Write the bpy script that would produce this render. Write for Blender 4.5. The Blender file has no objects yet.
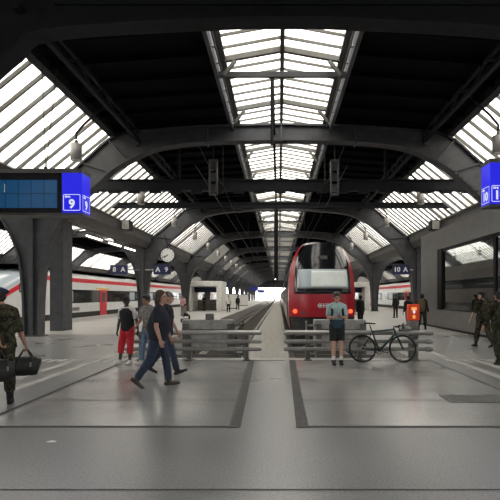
import bpy, bmesh, math, random
from mathutils import Vector, Matrix, noise
random.seed(7)
C = bpy.context.scene.collection
V = Vector
R = math.radians
sc = bpy.context.scene

# ------------------------------------------------------------------ camera, sky, exposure
EYE = 1.68
cd = bpy.data.cameras.new('camera'); cam = bpy.data.objects.new('camera', cd); C.objects.link(cam)
cam.location = (0, 0, EYE); cam.rotation_euler = (R(90), 0, 0)
cd.sensor_width = 36; cd.lens = 36; cd.shift_x = -0.058; cd.shift_y = 0.092
cd.clip_end = 2000; cd.clip_start = 0.05
sc.camera = cam
w = bpy.data.worlds.new('sky'); sc.world = w; w.use_nodes = True
bg = w.node_tree.nodes['Background']; bg.inputs[0].default_value = (1.0, 0.99, 0.965, 1); bg.inputs[1].default_value = 5.5
vs = sc.view_settings
sc.display_settings.display_device = 'sRGB'
vs.view_transform = 'Standard'; vs.look = 'None'; vs.gamma = 1; vs.use_curve_mapping = False
vs.exposure = 0.12

# ------------------------------------------------------------------ materials
def mat(name, col, rough=.5, metal=0, var=0, scale=8, bump=0, bscale=60, spec=.5, emit=None, estr=0, col2=None, stretch=None):
    m = bpy.data.materials.new(name); m.use_nodes = True
    nt = m.node_tree; p = nt.nodes['Principled BSDF']
    p.inputs['Base Color'].default_value = (*col, 1); p.inputs['Roughness'].default_value = rough
    p.inputs['Metallic'].default_value = metal; p.inputs['Specular IOR Level'].default_value = spec
    if emit:
        p.inputs['Emission Color'].default_value = (*emit, 1); p.inputs['Emission Strength'].default_value = estr
    tc = None
    if var or bump:
        tc = nt.nodes.new('ShaderNodeTexCoord'); src = tc.outputs['Object']
        if stretch:
            mp = nt.nodes.new('ShaderNodeMapping'); mp.inputs['Scale'].default_value = stretch
            nt.links.new(src, mp.inputs['Vector']); src = mp.outputs[0]
    if var:
        n = nt.nodes.new('ShaderNodeTexNoise'); n.inputs['Scale'].default_value = scale; n.inputs['Detail'].default_value = 6
        nt.links.new(src, n.inputs['Vector'])
        r = nt.nodes.new('ShaderNodeValToRGB')
        r.color_ramp.elements[0].position = .3; r.color_ramp.elements[1].position = .7
        a = col2 or tuple(c * (1 - var) for c in col); b = tuple(min(1, c * (1 + var)) for c in col)
        r.color_ramp.elements[0].color = (*a, 1); r.color_ramp.elements[1].color = (*b, 1)
        nt.links.new(n.outputs['Fac'], r.inputs[0]); nt.links.new(r.outputs[0], p.inputs['Base Color'])
    if bump:
        n2 = nt.nodes.new('ShaderNodeTexNoise'); n2.inputs['Scale'].default_value = bscale; n2.inputs['Detail'].default_value = 4
        nt.links.new(src, n2.inputs['Vector'])
        bp = nt.nodes.new('ShaderNodeBump'); bp.inputs['Strength'].default_value = bump; bp.inputs['Distance'].default_value = .02
        nt.links.new(n2.outputs['Fac'], bp.inputs['Height']); nt.links.new(bp.outputs[0], p.inputs['Normal'])
    return m

def camo(name, cols, scale=9):
    m = bpy.data.materials.new(name); m.use_nodes = True
    nt = m.node_tree; p = nt.nodes['Principled BSDF']; p.inputs['Roughness'].default_value = .9
    p.inputs['Specular IOR Level'].default_value = .2
    tc = nt.nodes.new('ShaderNodeTexCoord'); n = nt.nodes.new('ShaderNodeTexNoise')
    n.inputs['Scale'].default_value = scale; n.inputs['Detail'].default_value = 3; n.inputs['Distortion'].default_value = .6
    r = nt.nodes.new('ShaderNodeValToRGB'); r.color_ramp.interpolation = 'CONSTANT'
    e = r.color_ramp.elements
    e[0].position = 0; e[0].color = (*cols[0], 1); e[1].position = .45; e[1].color = (*cols[1], 1)
    for pos, c in ((.53, cols[2]), (.6, cols[3])):
        k = e.new(pos); k.color = (*c, 1)
    nt.links.new(tc.outputs['Object'], n.inputs['Vector']); nt.links.new(n.outputs['Fac'], r.inputs[0])
    nt.links.new(r.outputs[0], p.inputs['Base Color'])
    return m

def glazing(name, col, dirt=.25):
    m = bpy.data.materials.new(name); m.use_nodes = True
    nt = m.node_tree; nt.nodes.clear()
    o = nt.nodes.new('ShaderNodeOutputMaterial'); t = nt.nodes.new('ShaderNodeBsdfTransparent')
    tc = nt.nodes.new('ShaderNodeTexCoord'); n = nt.nodes.new('ShaderNodeTexNoise'); n.inputs['Scale'].default_value = .9
    n.inputs['Detail'].default_value = 5
    r = nt.nodes.new('ShaderNodeValToRGB'); r.color_ramp.elements[0].position = .35; r.color_ramp.elements[1].position = .62
    r.color_ramp.elements[0].color = (*[c * (1 - dirt * k) for c, k in zip(col, (.7, .9, 1.3))], 1); r.color_ramp.elements[1].color = (*col, 1)
    nt.links.new(tc.outputs['Object'], n.inputs['Vector']); nt.links.new(n.outputs['Fac'], r.inputs[0])
    tr = nt.nodes.new('ShaderNodeBsdfTranslucent'); mx = nt.nodes.new('ShaderNodeMixShader'); mx.inputs[0].default_value = .5
    nt.links.new(r.outputs[0], t.inputs[0]); nt.links.new(r.outputs[0], tr.inputs[0])
    nt.links.new(t.outputs[0], mx.inputs[1]); nt.links.new(tr.outputs[0], mx.inputs[2]); nt.links.new(mx.outputs[0], o.inputs[0])
    return m

def emis(name, col, s):
    m = bpy.data.materials.new(name); m.use_nodes = True
    nt = m.node_tree; p = nt.nodes['Principled BSDF']
    p.inputs['Base Color'].default_value = (*[c * .3 for c in col], 1); p.inputs['Emission Color'].default_value = (*col, 1)
    p.inputs['Emission Strength'].default_value = s; p.inputs['Roughness'].default_value = .3
    return m

M = dict(
    steel=mat('painted_steel', (.052, .054, .060), .55, 0, .25, 3),
    steel_dark=mat('dark_steel', (.013, .014, .017), .7, 0, .25, 4, spec=.25),
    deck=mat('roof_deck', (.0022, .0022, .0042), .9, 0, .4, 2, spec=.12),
    bar=mat('glazing_bar_paint', (.10, .098, .09), .6, 0, .2, 5),
    pane=glazing('wired_glass', (.86, .85, .83)),
    fascia=mat('gutter_paint', (.10, .098, .095), .6, 0, .25, 2),
    wallgrey=mat('wall_grey', (.20, .195, .185), .6, 0, .15, 1.5),
    kiosk=mat('kiosk_panel', (.17, .17, .17), .4, 0, .12, 2),
    black=mat('black_plastic', (.006, .006, .008), .5, spec=.25),
    rubber=mat('black_rubber', (.012, .012, .012), .7),
    chrome=mat('brushed_metal', (.32, .31, .30), .35, .85, .15, 12),
    tube=mat('bench_tube', (.30, .295, .28), .38, .5, .15, 14),
    post=mat('bench_post', (.13, .128, .12), .5, .3, .15, 10),
    concrete=mat('concrete', (.32, .315, .30), .8, 0, .3, 4, .2, 30),
    concrete_pale=mat('pale_concrete', (.74, .73, .69), .7, 0, .12, 3),
    ballast=mat('ballast', (.10, .095, .088), .95, 0, .6, 14, .8, 18),
    path=mat('service_path', (.27, .26, .235), .9, 0, .3, 5, .4, 40),
    rail=mat('rail_steel', (.62, .60, .56), .28, .8, .2, 3),
    sleeper=mat('sleeper_wood', (.06, .052, .045), .9, 0, .35, 9),
    tactile=mat('tactile_stone', (.42, .41, .385), .7, 0, .15, 9),
    strip=mat('dark_strip', (.075, .073, .069), .75, 0, .35, 16, .4, 50),
    joint=mat('floor_joint', (.045, .043, .04), .8),
    white=mat('white_paint', (.72, .72, .70), .4, 0, .05, 2),
    trainwhite=mat('train_white', (.62, .63, .62), .3, 0, .06, 1.2),
    traingrey=mat('train_grey', (.10, .09, .088), .8, 0, .1, 1.2, spec=.08),
    red=mat('train_red', (.32, .009, .02), .28),
    redband=mat('red_band', (.55, .012, .028), .35),
    yellow=mat('yellow_band', (.75, .42, .03), .4),
    mask=mat('front_mask', (.010, .011, .014), .12),
    trainwin=mat('train_window', (.02, .021, .02), .08),
    under=mat('underframe', (.018, .017, .016), .8, 0, .4, 5),
    blind=mat('sun_blind', (.80, .86, .83), .45, 0, .06, 3),
    cabglass=mat('cab_glass', (.42, .48, .53), .12),
    taillight=emis('red_lamp', (1, .06, .02), 3.2),
    blue=emis('blue_sign', (.004, .004, .62), 1.0),
    farblue=mat('far_blue_sign', (.02, .03, .30), .5),
    sblue=mat('dark_blue_sign', (.012, .016, .075), .4),
    screen=emis('display_screen', (.006, .055, .14), .75),
    screenline=mat('screen_line', (.004, .012, .03), .4),
    lamp=mat('lamp_shade', (.34, .33, .31), .45, 0, .2, 6),
    lampend=mat('lamp_diffuser', (.75, .74, .70), .5),
    signwhite=emis('sign_white', (.8, .83, .9), .75),
    signpale=mat('sign_lettering', (.75, .76, .78), .5),
    fluor=emis('fluorescent', (1, .92, .76), 7),
    orange=mat('glowing_orange_enamel', (.62, .05, .008), .4, emit=(.9, .06, .01), estr=.12),  # enamel brightened by a faint added glow, not a lamp
    orangelit=emis('orange_label', (1, .42, .12), .8),
    skin=mat('skin', (.36, .19, .13), .55, 0, .1, 20),
    skin_pale=mat('skin_pale', (.46, .27, .20), .55, 0, .1, 20),
    skin_dark=mat('skin_dark', (.045, .026, .018), .5, 0, .1, 20),
    hair=mat('brown_hair', (.045, .028, .018), .6, 0, .35, 40, .5, 90),
    hairdark=mat('dark_hair', (.012, .010, .009), .6, 0, .3, 40, .5, 90),
    navy=mat('navy_cotton', (.010, .011, .022), .9, 0, .2, 12, .3, 14),
    denim=mat('denim', (.022, .032, .06), .9, 0, .25, 16, .4, 14),
    denimlight=mat('light_denim', (.13, .19, .28), .9, 0, .25, 16, .3, 14),
    redcloth=mat('red_cotton', (.50, .015, .03), .85, 0, .15, 10, .4, 12),
    whitecloth=mat('white_cotton', (.62, .61, .59), .9, 0, .08, 10, .3, 14),
    blackcloth=mat('black_cloth', (.012, .012, .013), .9, 0, .3, 12, .4, 14),
    teal=mat('pale_teal_cotton', (.36, .50, .50), .9, 0, .08, 10, .3, 14),
    navyteal=mat('dark_teal_cotton', (.018, .045, .075), .9, 0, .15, 10, .3, 14),
    pink=mat('pink_cotton', (.62, .36, .40), .9, 0, .1, 10, .3, 14),
    greycloth=mat('grey_patterned_cotton', (.20, .19, .18), .9, 0, .6, 26, .3, 14),
    greyplain=mat('grey_cotton', (.16, .155, .15), .9, 0, .2, 10, .3, 14),
    beret=mat('navy_felt', (.012, .018, .07), .95, 0, .2, 30),
    shoebrown=mat('brown_leather', (.045, .032, .022), .6, 0, .2, 14),
    shoewhite=mat('white_leather', (.62, .61, .58), .6),
    tan=mat('tan_canvas', (.12, .085, .05), .9, 0, .2, 14, .4, 14),
    camo=camo('camouflage', [(.012, .012, .010), (.050, .042, .026), (.028, .034, .018), (.085, .075, .05)], 13),
    bag=mat('black_nylon', (.010, .010, .011), .7, 0, .3, 12, .5, 12),
    bikeframe=mat('dark_teal_paint', (.012, .045, .055), .25),
    eye=mat('eye', (.02, .015, .012), .2),
    lips=mat('lips', (.24, .09, .07), .5),
    paper=mat('paper', (.75, .74, .70), .7),
    facade=mat('hazed_facade', (.8, .78, .72), .8, 0, .1, .05),  # far haze put into the pale colour
    clockface=mat('clock_face', (.72, .73, .72), .4),
    grate=mat('iron_grate', (.15, .147, .14), .6, .3, .5, 30, .5, 60),
    phone=mat('phone_black', (.01, .01, .012), .2),
)

def floor_mat(name, base, rough, spk=.35):
    m = bpy.data.materials.new(name); m.use_nodes = True
    nt = m.node_tree; p = nt.nodes['Principled BSDF']; L = nt.links.new
    tc = nt.nodes.new('ShaderNodeTexCoord')
    n1 = nt.nodes.new('ShaderNodeTexNoise'); n1.inputs['Scale'].default_value = .55; n1.inputs['Detail'].default_value = 7
    n2 = nt.nodes.new('ShaderNodeTexNoise'); n2.inputs['Scale'].default_value = 45; n2.inputs['Detail'].default_value = 3
    for n in (n1, n2): L(tc.outputs['Object'], n.inputs['Vector'])
    r1 = nt.nodes.new('ShaderNodeValToRGB'); r2 = nt.nodes.new('ShaderNodeValToRGB')
    r1.color_ramp.elements[0].position = .3; r1.color_ramp.elements[1].position = .72
    r1.color_ramp.elements[0].color = (*[c * .85 for c in base], 1); r1.color_ramp.elements[1].color = (*[c * 1.12 for c in base], 1)
    r2.color_ramp.elements[0].position = .32; r2.color_ramp.elements[1].position = .68
    a = 1 - spk; r2.color_ramp.elements[0].color = (a, a, a, 1); r2.color_ramp.elements[1].color = (1 + spk * .6,) * 3 + (1,)
    mx = nt.nodes.new('ShaderNodeMixRGB'); mx.blend_type = 'MULTIPLY'; mx.inputs[0].default_value = 1
    L(n1.outputs['Fac'], r1.inputs[0]); L(n2.outputs['Fac'], r2.inputs[0]); L(r1.outputs[0], mx.inputs[1]); L(r2.outputs[0], mx.inputs[2])
    L(mx.outputs[0], p.inputs['Base Color'])
    mr = nt.nodes.new('ShaderNodeMapRange'); mr.inputs['From Min'].default_value = .3; mr.inputs['From Max'].default_value = .7
    mr.inputs['To Min'].default_value = rough - .03; mr.inputs['To Max'].default_value = rough + .06
    L(n1.outputs['Fac'], mr.inputs['Value']); L(mr.outputs[0], p.inputs['Roughness'])
    bp = nt.nodes.new('ShaderNodeBump'); bp.inputs['Strength'].default_value = .12; bp.inputs['Distance'].default_value = .01
    L(n2.outputs['Fac'], bp.inputs['Height']); L(bp.outputs[0], p.inputs['Normal'])
    p.inputs['IOR'].default_value = 1.7
    return m
M['floor'] = floor_mat('terrazzo', (.225, .224, .218), .29)
M['slab'] = floor_mat('floor_slab', (.30, .295, .282), .21, .2)
M['slab'].node_tree.nodes['Principled BSDF'].inputs['IOR'].default_value = 2.2
M['platform'] = floor_mat('platform_paving', (.38, .37, .35), .42, .2)

kg = bpy.data.materials.new('kiosk_glass'); kg.use_nodes = True
_p = kg.node_tree.nodes['Principled BSDF']; _p.inputs['Base Color'].default_value = (.012, .016, .017, 1)
_p.inputs['Roughness'].default_value = .03; _p.inputs['Metallic'].default_value = 1; _p.inputs['Base Color'].default_value = (.50, .53, .52, 1)
M['kglass'] = kg

# ------------------------------------------------------------------ mesh building
class MB:
    def __init__(s): s.v = []; s.f = []
    def add(s, vs, fs):
        o = len(s.v); s.v += [V(p) for p in vs]; s.f += [tuple(i + o for i in f) for f in fs]; return s
    def box(s, c, d, rz=0, m=None):
        x, y, z = d[0] / 2, d[1] / 2, d[2] / 2
        vs = [V((a * x, b * y, e * z)) for a in (-1, 1) for b in (-1, 1) for e in (-1, 1)]
        if rz: m = Matrix.Rotation(rz, 3, 'Z')
        if m is not None: vs = [m @ p for p in vs]
        return s.add([V(c) + p for p in vs], [(0, 1, 3, 2), (4, 6, 7, 5), (0, 4, 5, 1), (2, 3, 7, 6), (0, 2, 6, 4), (1, 5, 7, 3)])
    def bb(s, x0, x1, y0, y1, z0, z1):
        return s.box(((x0 + x1) / 2, (y0 + y1) / 2, (z0 + z1) / 2), (x1 - x0, y1 - y0, z1 - z0))
    def bar(s, a, b, wd, h, side=(0, 1, 0)):
        a, b = V(a), V(b); t = (b - a).normalized(); u = V(side); u = (u - t * u.dot(t))
        if u.length < 1e-4: u = V((1, 0, 0)) - t * t.x
        u.normalize(); n = t.cross(u); u = u * wd / 2; n = n * h / 2
        return s.add([a - u - n, a + u - n, a + u + n, a - u + n, b - u - n, b + u - n, b + u + n, b - u + n],
                     [(0, 1, 2, 3), (7, 6, 5, 4), (0, 4, 5, 1), (1, 5, 6, 2), (2, 6, 7, 3), (3, 7, 4, 0)])
    def tube(s, pts, r, n=10, cap=True, round_end=False, side=None):
        pts = [V(p) for p in pts]; k = len(pts)
        rad = r if isinstance(r, (list, tuple)) else [r] * k
        rings = []; u = None
        for i, p in enumerate(pts):
            t = (pts[min(i + 1, k - 1)] - pts[max(i - 1, 0)])
            t = t.normalized() if t.length > 1e-9 else V((0, 0, 1))
            if side is not None: u = V(side) - t * t.dot(V(side))
            elif u is None:
                u = V((0, 0, 1)) if abs(t.z) < .9 else V((1, 0, 0)); u = u - t * t.dot(u)
            else: u = u - t * t.dot(u)
            if u.length < 1e-6: u = V((1, 0, 0)) if abs(t.x) < .9 else V((0, 1, 0)); u = u - t * t.dot(u)
            u.normalize(); q = t.cross(u)
            ra, rb = rad[i] if isinstance(rad[i], (tuple, list)) else (rad[i], rad[i])
            rings.append((p, t, u, q, ra, rb))
        if round_end:
            p, t, u, q, ra, rb = rings[0]; m = min(ra, rb)
            pre = [(p - t * m * math.sin(a), t, u, q, ra * math.cos(a), rb * math.cos(a)) for a in (R(80), R(55), R(28))]
            p, t, u, q, ra, rb = rings[-1]; m = min(ra, rb)
            post = [(p + t * m * math.sin(a), t, u, q, ra * math.cos(a), rb * math.cos(a)) for a in (R(28), R(55), R(80))]
            rings = pre + rings + post
        vs = []
        for p, t, u, q, ra, rb in rings:
            for j in range(n):
                a = 2 * math.pi * j / n; vs.append(p + u * math.cos(a) * ra + q * math.sin(a) * rb)
        fs = []
        for i in range(len(rings) - 1):
            for j in range(n):
                a, b = i * n + j, i * n + (j + 1) % n; fs.append((a, b, b + n, a + n))
        if cap: fs += [tuple(range(n))[::-1], tuple(range((len(rings) - 1) * n, len(rings) * n))]
        return s.add(vs, fs)
    def ell(s, c, r, m=None, nu=14, nv=9):
        vs = []; c = V(c)
        for i in range(nv + 1):
            a = math.pi * i / nv - math.pi / 2; a = max(-1.5, min(1.5, a))
            for j in range(nu):
                b = 2 * math.pi * j / nu
                p = V((math.cos(a) * math.cos(b) * r[0], math.cos(a) * math.sin(b) * r[1], math.sin(a) * r[2]))
                vs.append(c + (m @ p if m is not None else p))
        fs = [(i * nu + j, i * nu + (j + 1) % nu, (i + 1) * nu + (j + 1) % nu, (i + 1) * nu + j) for i in range(nv) for j in range(nu)]
        fs += [tuple(range(nu))[::-1], tuple(range(nv * nu, (nv + 1) * nu))]
        return s.add(vs, fs)
    def torus(s, c, ra, rb, axis='Y', n=40, m=8):
        c = V(c); vs = []
        for i in range(n):
            a = 2 * math.pi * i / n
            for j in range(m):
                b = 2 * math.pi * j / m; q = ra + rb * math.cos(b); h = rb * math.sin(b)
                p = {'Y': (q * math.cos(a), h, q * math.sin(a)), 'Z': (q * math.cos(a), q * math.sin(a), h), 'X': (h, q * math.cos(a), q * math.sin(a))}[axis]
                vs.append(c + V(p))
        return s.add(vs, [(i * m + j, i * m + (j + 1) % m, ((i + 1) % n) * m + (j + 1) % m, ((i + 1) % n) * m + j) for i in range(n) for j in range(m)])
    def prism(s, poly, y0, y1):        # poly in XZ
        n = len(poly)
        vs = [(x, y0, z) for x, z in poly] + [(x, y1, z) for x, z in poly]
        return s.add(vs, [tuple(range(n)), tuple(range(n, 2 * n))[::-1]] + [(i, i + n, (i + 1) % n + n, (i + 1) % n) for i in range(n)])
    def quad(s, *p): return s.add(p, [tuple(range(len(p)))])
    def grid(s, fn, nu, nv):
        vs = [fn(i / nu, j / nv) for i in range(nu + 1) for j in range(nv + 1)]; k = nv + 1
        return s.add(vs, [(i * k + j, (i + 1) * k + j, (i + 1) * k + j + 1, i * k + j + 1) for i in range(nu) for j in range(nv)])
    def xf(s, m): s.v = [m @ p for p in s.v]; return s
    def mesh(s, name, smooth=False):
        me = bpy.data.meshes.new(name); me.from_pydata([tuple(p) for p in s.v], [], s.f)
        bm = bmesh.new(); bm.from_mesh(me); bmesh.ops.recalc_face_normals(bm, faces=bm.faces); bm.to_mesh(me); bm.free()
        if smooth:
            for p in me.polygons: p.use_smooth = True
        return me
    def obj(s, name, m, parent=None, smooth=False, origin=None, bevel=0):
        if origin is not None: s.v = [p - V(origin) for p in s.v]
        me = s.mesh(name, smooth); me.materials.append(m)
        o = bpy.data.objects.new(name, me); C.objects.link(o)
        if parent: o.parent = parent
        elif origin is not None: o.location = origin
        if bevel:
            b = o.modifiers.new('b', 'BEVEL'); b.width = bevel; b.segments = 2; b.limit_method = 'ANGLE'
        if smooth == 'auto': pass
        return o

def thing(name, label, cat, loc=(0, 0, 0), rz=0, group=None):
    o = bpy.data.objects.new(name, None); C.objects.link(o); o.empty_display_size = .2
    o.location = loc; o.rotation_euler = (0, 0, rz); return tag(o, label, cat, group)
def tag(o, label, cat, group=None, kind=None):
    o['label'] = label; o['category'] = cat
    if group: o['group'] = group
    if kind: o['kind'] = kind
    return o
def struct(o, label=None):
    o['kind'] = 'structure'
    if label: o['label'] = label
    return o
def dup(o, loc=None, parent=None):
    c = o.copy(); C.objects.link(c)
    if parent: c.parent = parent
    if loc is not None: c.location = loc
    for ch in list(o.children): dup(ch, None, c)
    return c
def text(body, size, m, parent, loc, facing='front', name='lettering', align='CENTER', bold=0.0):
    cu = bpy.data.curves.new('t', 'FONT'); cu.body = body; cu.size = size; cu.align_x = align; cu.align_y = 'CENTER'
    cu.extrude = .003; cu.offset = bold; cu.resolution_u = 3
    t = bpy.data.objects.new('t', cu); C.objects.link(t)
    dg = bpy.context.evaluated_depsgraph_get(); me = bpy.data.meshes.new_from_object(t.evaluated_get(dg))
    bpy.data.objects.remove(t); me.materials.clear(); me.materials.append(m)
    rot = Matrix.Rotation({'front': 0, 'right': R(90), 'left': R(-90), 'back': R(180)}[facing], 4, 'Z') @ Matrix.Rotation(R(90), 4, 'X')
    me.transform(Matrix.Translation(loc) @ rot)
    o = bpy.data.objects.new(name, me); C.objects.link(o); o.parent = parent; return o

# ------------------------------------------------------------------ SETTING: train shed
XC = 0.1; HALF = 10.4; NAVES = (XC, XC - 2 * HALF, XC + 2 * HALF); COLS = [XC - 3 * HALF, XC - HALF, XC + HALF, XC + 3 * HALF]
FR = [11.5] + [21.0 + 17 * k for k in range(12)]; Y1 = FR[-1]
PAIRS = [((.30, 0), (0, 0)), ((.33, 1.5), (0, 1.5)), ((.47, 3), (0, 3)), ((.72, 3.9), (0, 3.9)), ((1.15, 4.75), (0, 4.9)), ((1.85, 5.6), (.3, 5.7)),
         ((2.75, 6.4), (1.4, 6.6)), ((3.4, 6.97), (2.35, 7.43)), ((4.2, 7.42), (3.5, 8.35)), ((5.25, 7.86), (5.05, 8.58)), ((7.25, 8.12), (7.25, 8.74)), ((10.4, 8.19), (10.4, 8.82))]
def smoothpairs(P, n=4):
    out = []
    for i in range(len(P) - 1):
        p0, p1, p2, p3 = P[max(i - 1, 0)], P[i], P[i + 1], P[min(i + 2, len(P) - 1)]
        for k in range(n):
            t = k / n
            def cr(a, b, c, d): return .5 * ((2 * b) + (-a + c) * t + (2 * a - 5 * b + 4 * c - d) * t * t + (-a + 3 * b - 3 * c + d) * t ** 3)
            out.append(tuple(tuple(cr(p0[q][e], p1[q][e], p2[q][e], p3[q][e]) for e in (0, 1)) for q in (0, 1)))
    out.append(P[-1]); return out
SP = smoothpairs(PAIRS); CUT = 8 * 4
HALL = PAIRS[:6] + [((2.3, 5.75), (1.4, 6.6)), ((3.2, 6.35), (2.35, 7.43)), ((4.25, 7.25), (3.5, 8.35)), ((5.0, 7.72), (5.05, 8.58)), ((8.8, 7.97), (8.8, 8.8)), ((10.4, 8.0), (10.4, 8.85))]
SH = smoothpairs(HALL)
def frame_half(mb, pairs, sx, x0, wt=.26, fw=.56, ft=.08, zmin=-1):
    for (l0, u0), (l1, u1) in zip(pairs, pairs[1:]):
        if max(l1[1], l0[1]) < zmin: continue
        P = [(x0 + sx * q[0], q[1]) for q in (l0, l1, u1, u0)]
        if abs(P[2][0] - P[3][0]) + abs(P[2][1] - P[3][1]) < 1e-6: P = P[:3]
        mb.prism(P, -wt / 2, wt / 2)
        e = .04
        a, b = V((P[0][0], 0, P[0][1])), V((P[1][0], 0, P[1][1])); d = (b - a).normalized() * e
        mb.bar(a - d * (0 if l0[1] < .01 else 1), b + d, fw, ft)
        if l0[1] > 5.2:
            a, b = V((x0 + sx * u0[0], 0, u0[1])), V((x0 + sx * u1[0], 0, u1[1]))
            if (b - a).length > 1e-4: d = (b - a).normalized() * e; mb.bar(a - d, b + d, fw, ft)
def column_mesh(sides, zmin=-1, SP=SP):
    mb = MB()
    for s in sides: frame_half(mb, SP[:CUT + 1], s, 0, zmin=zmin)
    if zmin < 0: mb.bb(-.09, .09, -.28, .28, 0, 5.4); mb.bb(-.45, .45, -.36, .36, 0, .05)
    for s in sides:      # stiffener plates on the arm
        for i in (22, 27, 31):
            (lx, lz), (ux, uz) = SP[i]; mb.bar((s * lx, 0, lz), (s * ux, 0, uz), .5, .05)
    me = mb.mesh('arched_column'); me.materials.append(M['steel']); return me
bm_ = MB()
for s in (-1, 1): frame_half(bm_, [((l[0] - HALF, l[1]), (u[0] - HALF, u[1])) for l, u in SP[CUT:]], -s, 0)
for x in (-6.0, -3.1, 0, 3.1, 6.0): bm_.bb(x - .04, x + .04, -.26, .26, 8.1 - abs(x) * .03, 8.75)
beam_me = bm_.mesh('roof_beam'); beam_me.materials.append(M['steel'])
bm_ = MB()
for s in (-1, 1):
    frame_half(bm_, [((l[0] - HALF, l[1]), (u[0] - HALF, u[1])) for l, u in SH[CUT:]], -s, 0)
bm_.bb(-5.2, 5.2, -.2, .2, 8.28, 8.36)
hall_me = bm_.mesh('roof_beam'); hall_me.materials.append(M['steel_dark'])
cm = {'both': column_mesh((-1, 1)), 'top': column_mesh((-1, 1), 5.1), 'in_l': column_mesh((1,)), 'in_r': column_mesh((-1,)), 'hall': column_mesh((-1, 1), -1, SH), 'hall_top': column_mesh((-1, 1), 5.1, SH)}
for n_ in ('hall', 'hall_top'): cm[n_].materials[0] = M['steel_dark']
for ci, cx in enumerate(COLS):
    for k, y in enumerate(FR):
        if ci in (0, 3) and not 1 <= k <= 9: continue
        me = cm['in_l'] if ci == 0 else cm['in_r'] if ci == 3 else (cm['hall_top'] if ci == 2 else cm['hall']) if k == 0 else cm['top'] if (ci == 2 and k < 2) else cm['both']
        o = bpy.data.objects.new('arched_column', me); C.objects.link(o); o.location = (cx, y, 0); struct(o)
for nx in NAVES:
    for k, y in enumerate(FR):
        o = bpy.data.objects.new('roof_beam', beam_me if k else hall_me); C.objects.link(o); o.location = (nx, y, 0); struct(o)

# side and ridge glazing, one window per bay and slope
E0, E1 = (-HALF + .66, 6.26), (-HALF + 3.4, 8.5)          # lower and upper edge of the sloping glass
def bars_mesh(L):
    mb = MB(); n = max(2, round((L - .5) / .8)); y0 = -L / 2 + .3; st = (L - .6) / n
    for i in range(n + 1):
        y = y0 + i * st; wd, h = (.15, .2) if i == n // 2 and L > 10 else (.075, .13)
        mb.bar((E0[0], y, E0[1]), (E1[0], y, E1[1]), wd, h)
    for e in (E0, E1, ): mb.bar((e[0], -L / 2, e[1]), (e[0], L / 2, e[1]), .14, .14, (1, 0, .8))
    me = mb.mesh('glazing_bars'); me.materials.append(M['bar']); return me
def pane_mesh(L):
    d = .05
    me = MB().quad((E0[0], -L / 2, E0[1] + d), (E0[0], L / 2, E0[1] + d), (E1[0], L / 2, E1[1] + d), (E1[0], -L / 2, E1[1] + d)).mesh('pane'); me.materials.append(M['pane']); return me
LW, LZ, RZ = 1.78, 8.9, 9.22
def lbars_mesh(L):
    mb = MB(); n = max(2, round(L / .7)); st = L / n
    for s in (-1, 1):
        for i in range(n):
            y = -L / 2 + (i + .5) * st; thick = (i % 6 == 5)
            mb.bar((s * LW, y, LZ), (0, y, RZ), .14 if thick else .05, .2 if thick else .08)
            if thick: mb.bar((s * LW, y, LZ - .5), (s * (LW - .35), y, LZ - .05), .12, .1)
        mb.bar((s * LW, -L / 2, LZ), (s * LW, L / 2, LZ), .1, .12, (0, 0, 1))
        mb.bar((s * (LW + .12), -L / 2, LZ - .18), (s * (LW + .12), L / 2, LZ - .18), .05, .05, (0, 0, 1))
    mb.bar((0, -L / 2, RZ - .02), (0, L / 2, RZ - .02), .13, .2, (1, 0, 0))
    me = mb.mesh('glazing_bars'); me.materials.append(M['bar']); return me
def lpane_mesh(L):
    mb = MB()
    for s in (-1, 1): mb.quad((s * LW, -L / 2, LZ + .05), (s * LW, L / 2, LZ + .05), (0, L / 2, RZ + .05), (0, -L / 2, RZ + .05))
    me = mb.mesh('pane'); me.materials.append(M['pane']); return me
cache = {}
wn = 0
for nx in NAVES:
    for k in range(len(FR) - 1):
        L = FR[k + 1] - FR[k]; yc = (FR[k] + FR[k + 1]) / 2
        if L not in cache: cache[L] = (bars_mesh(L), pane_mesh(L), lbars_mesh(L), lpane_mesh(L))
        for kind, sx in (('side', 1), ('side', -1), ('ridge', 1)):
            wn += 1
            bm1, pm1 = cache[L][:2] if kind == 'side' else cache[L][2:]
            o = bpy.data.objects.new('window_%d' % wn, bm1); C.objects.link(o); o.location = (nx, yc, 0)
            if sx < 0: o.rotation_euler = (0, 0, math.pi)
            struct(o)
            p = bpy.data.objects.new('window_pane', pm1); C.objects.link(p); p.parent = o
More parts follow.
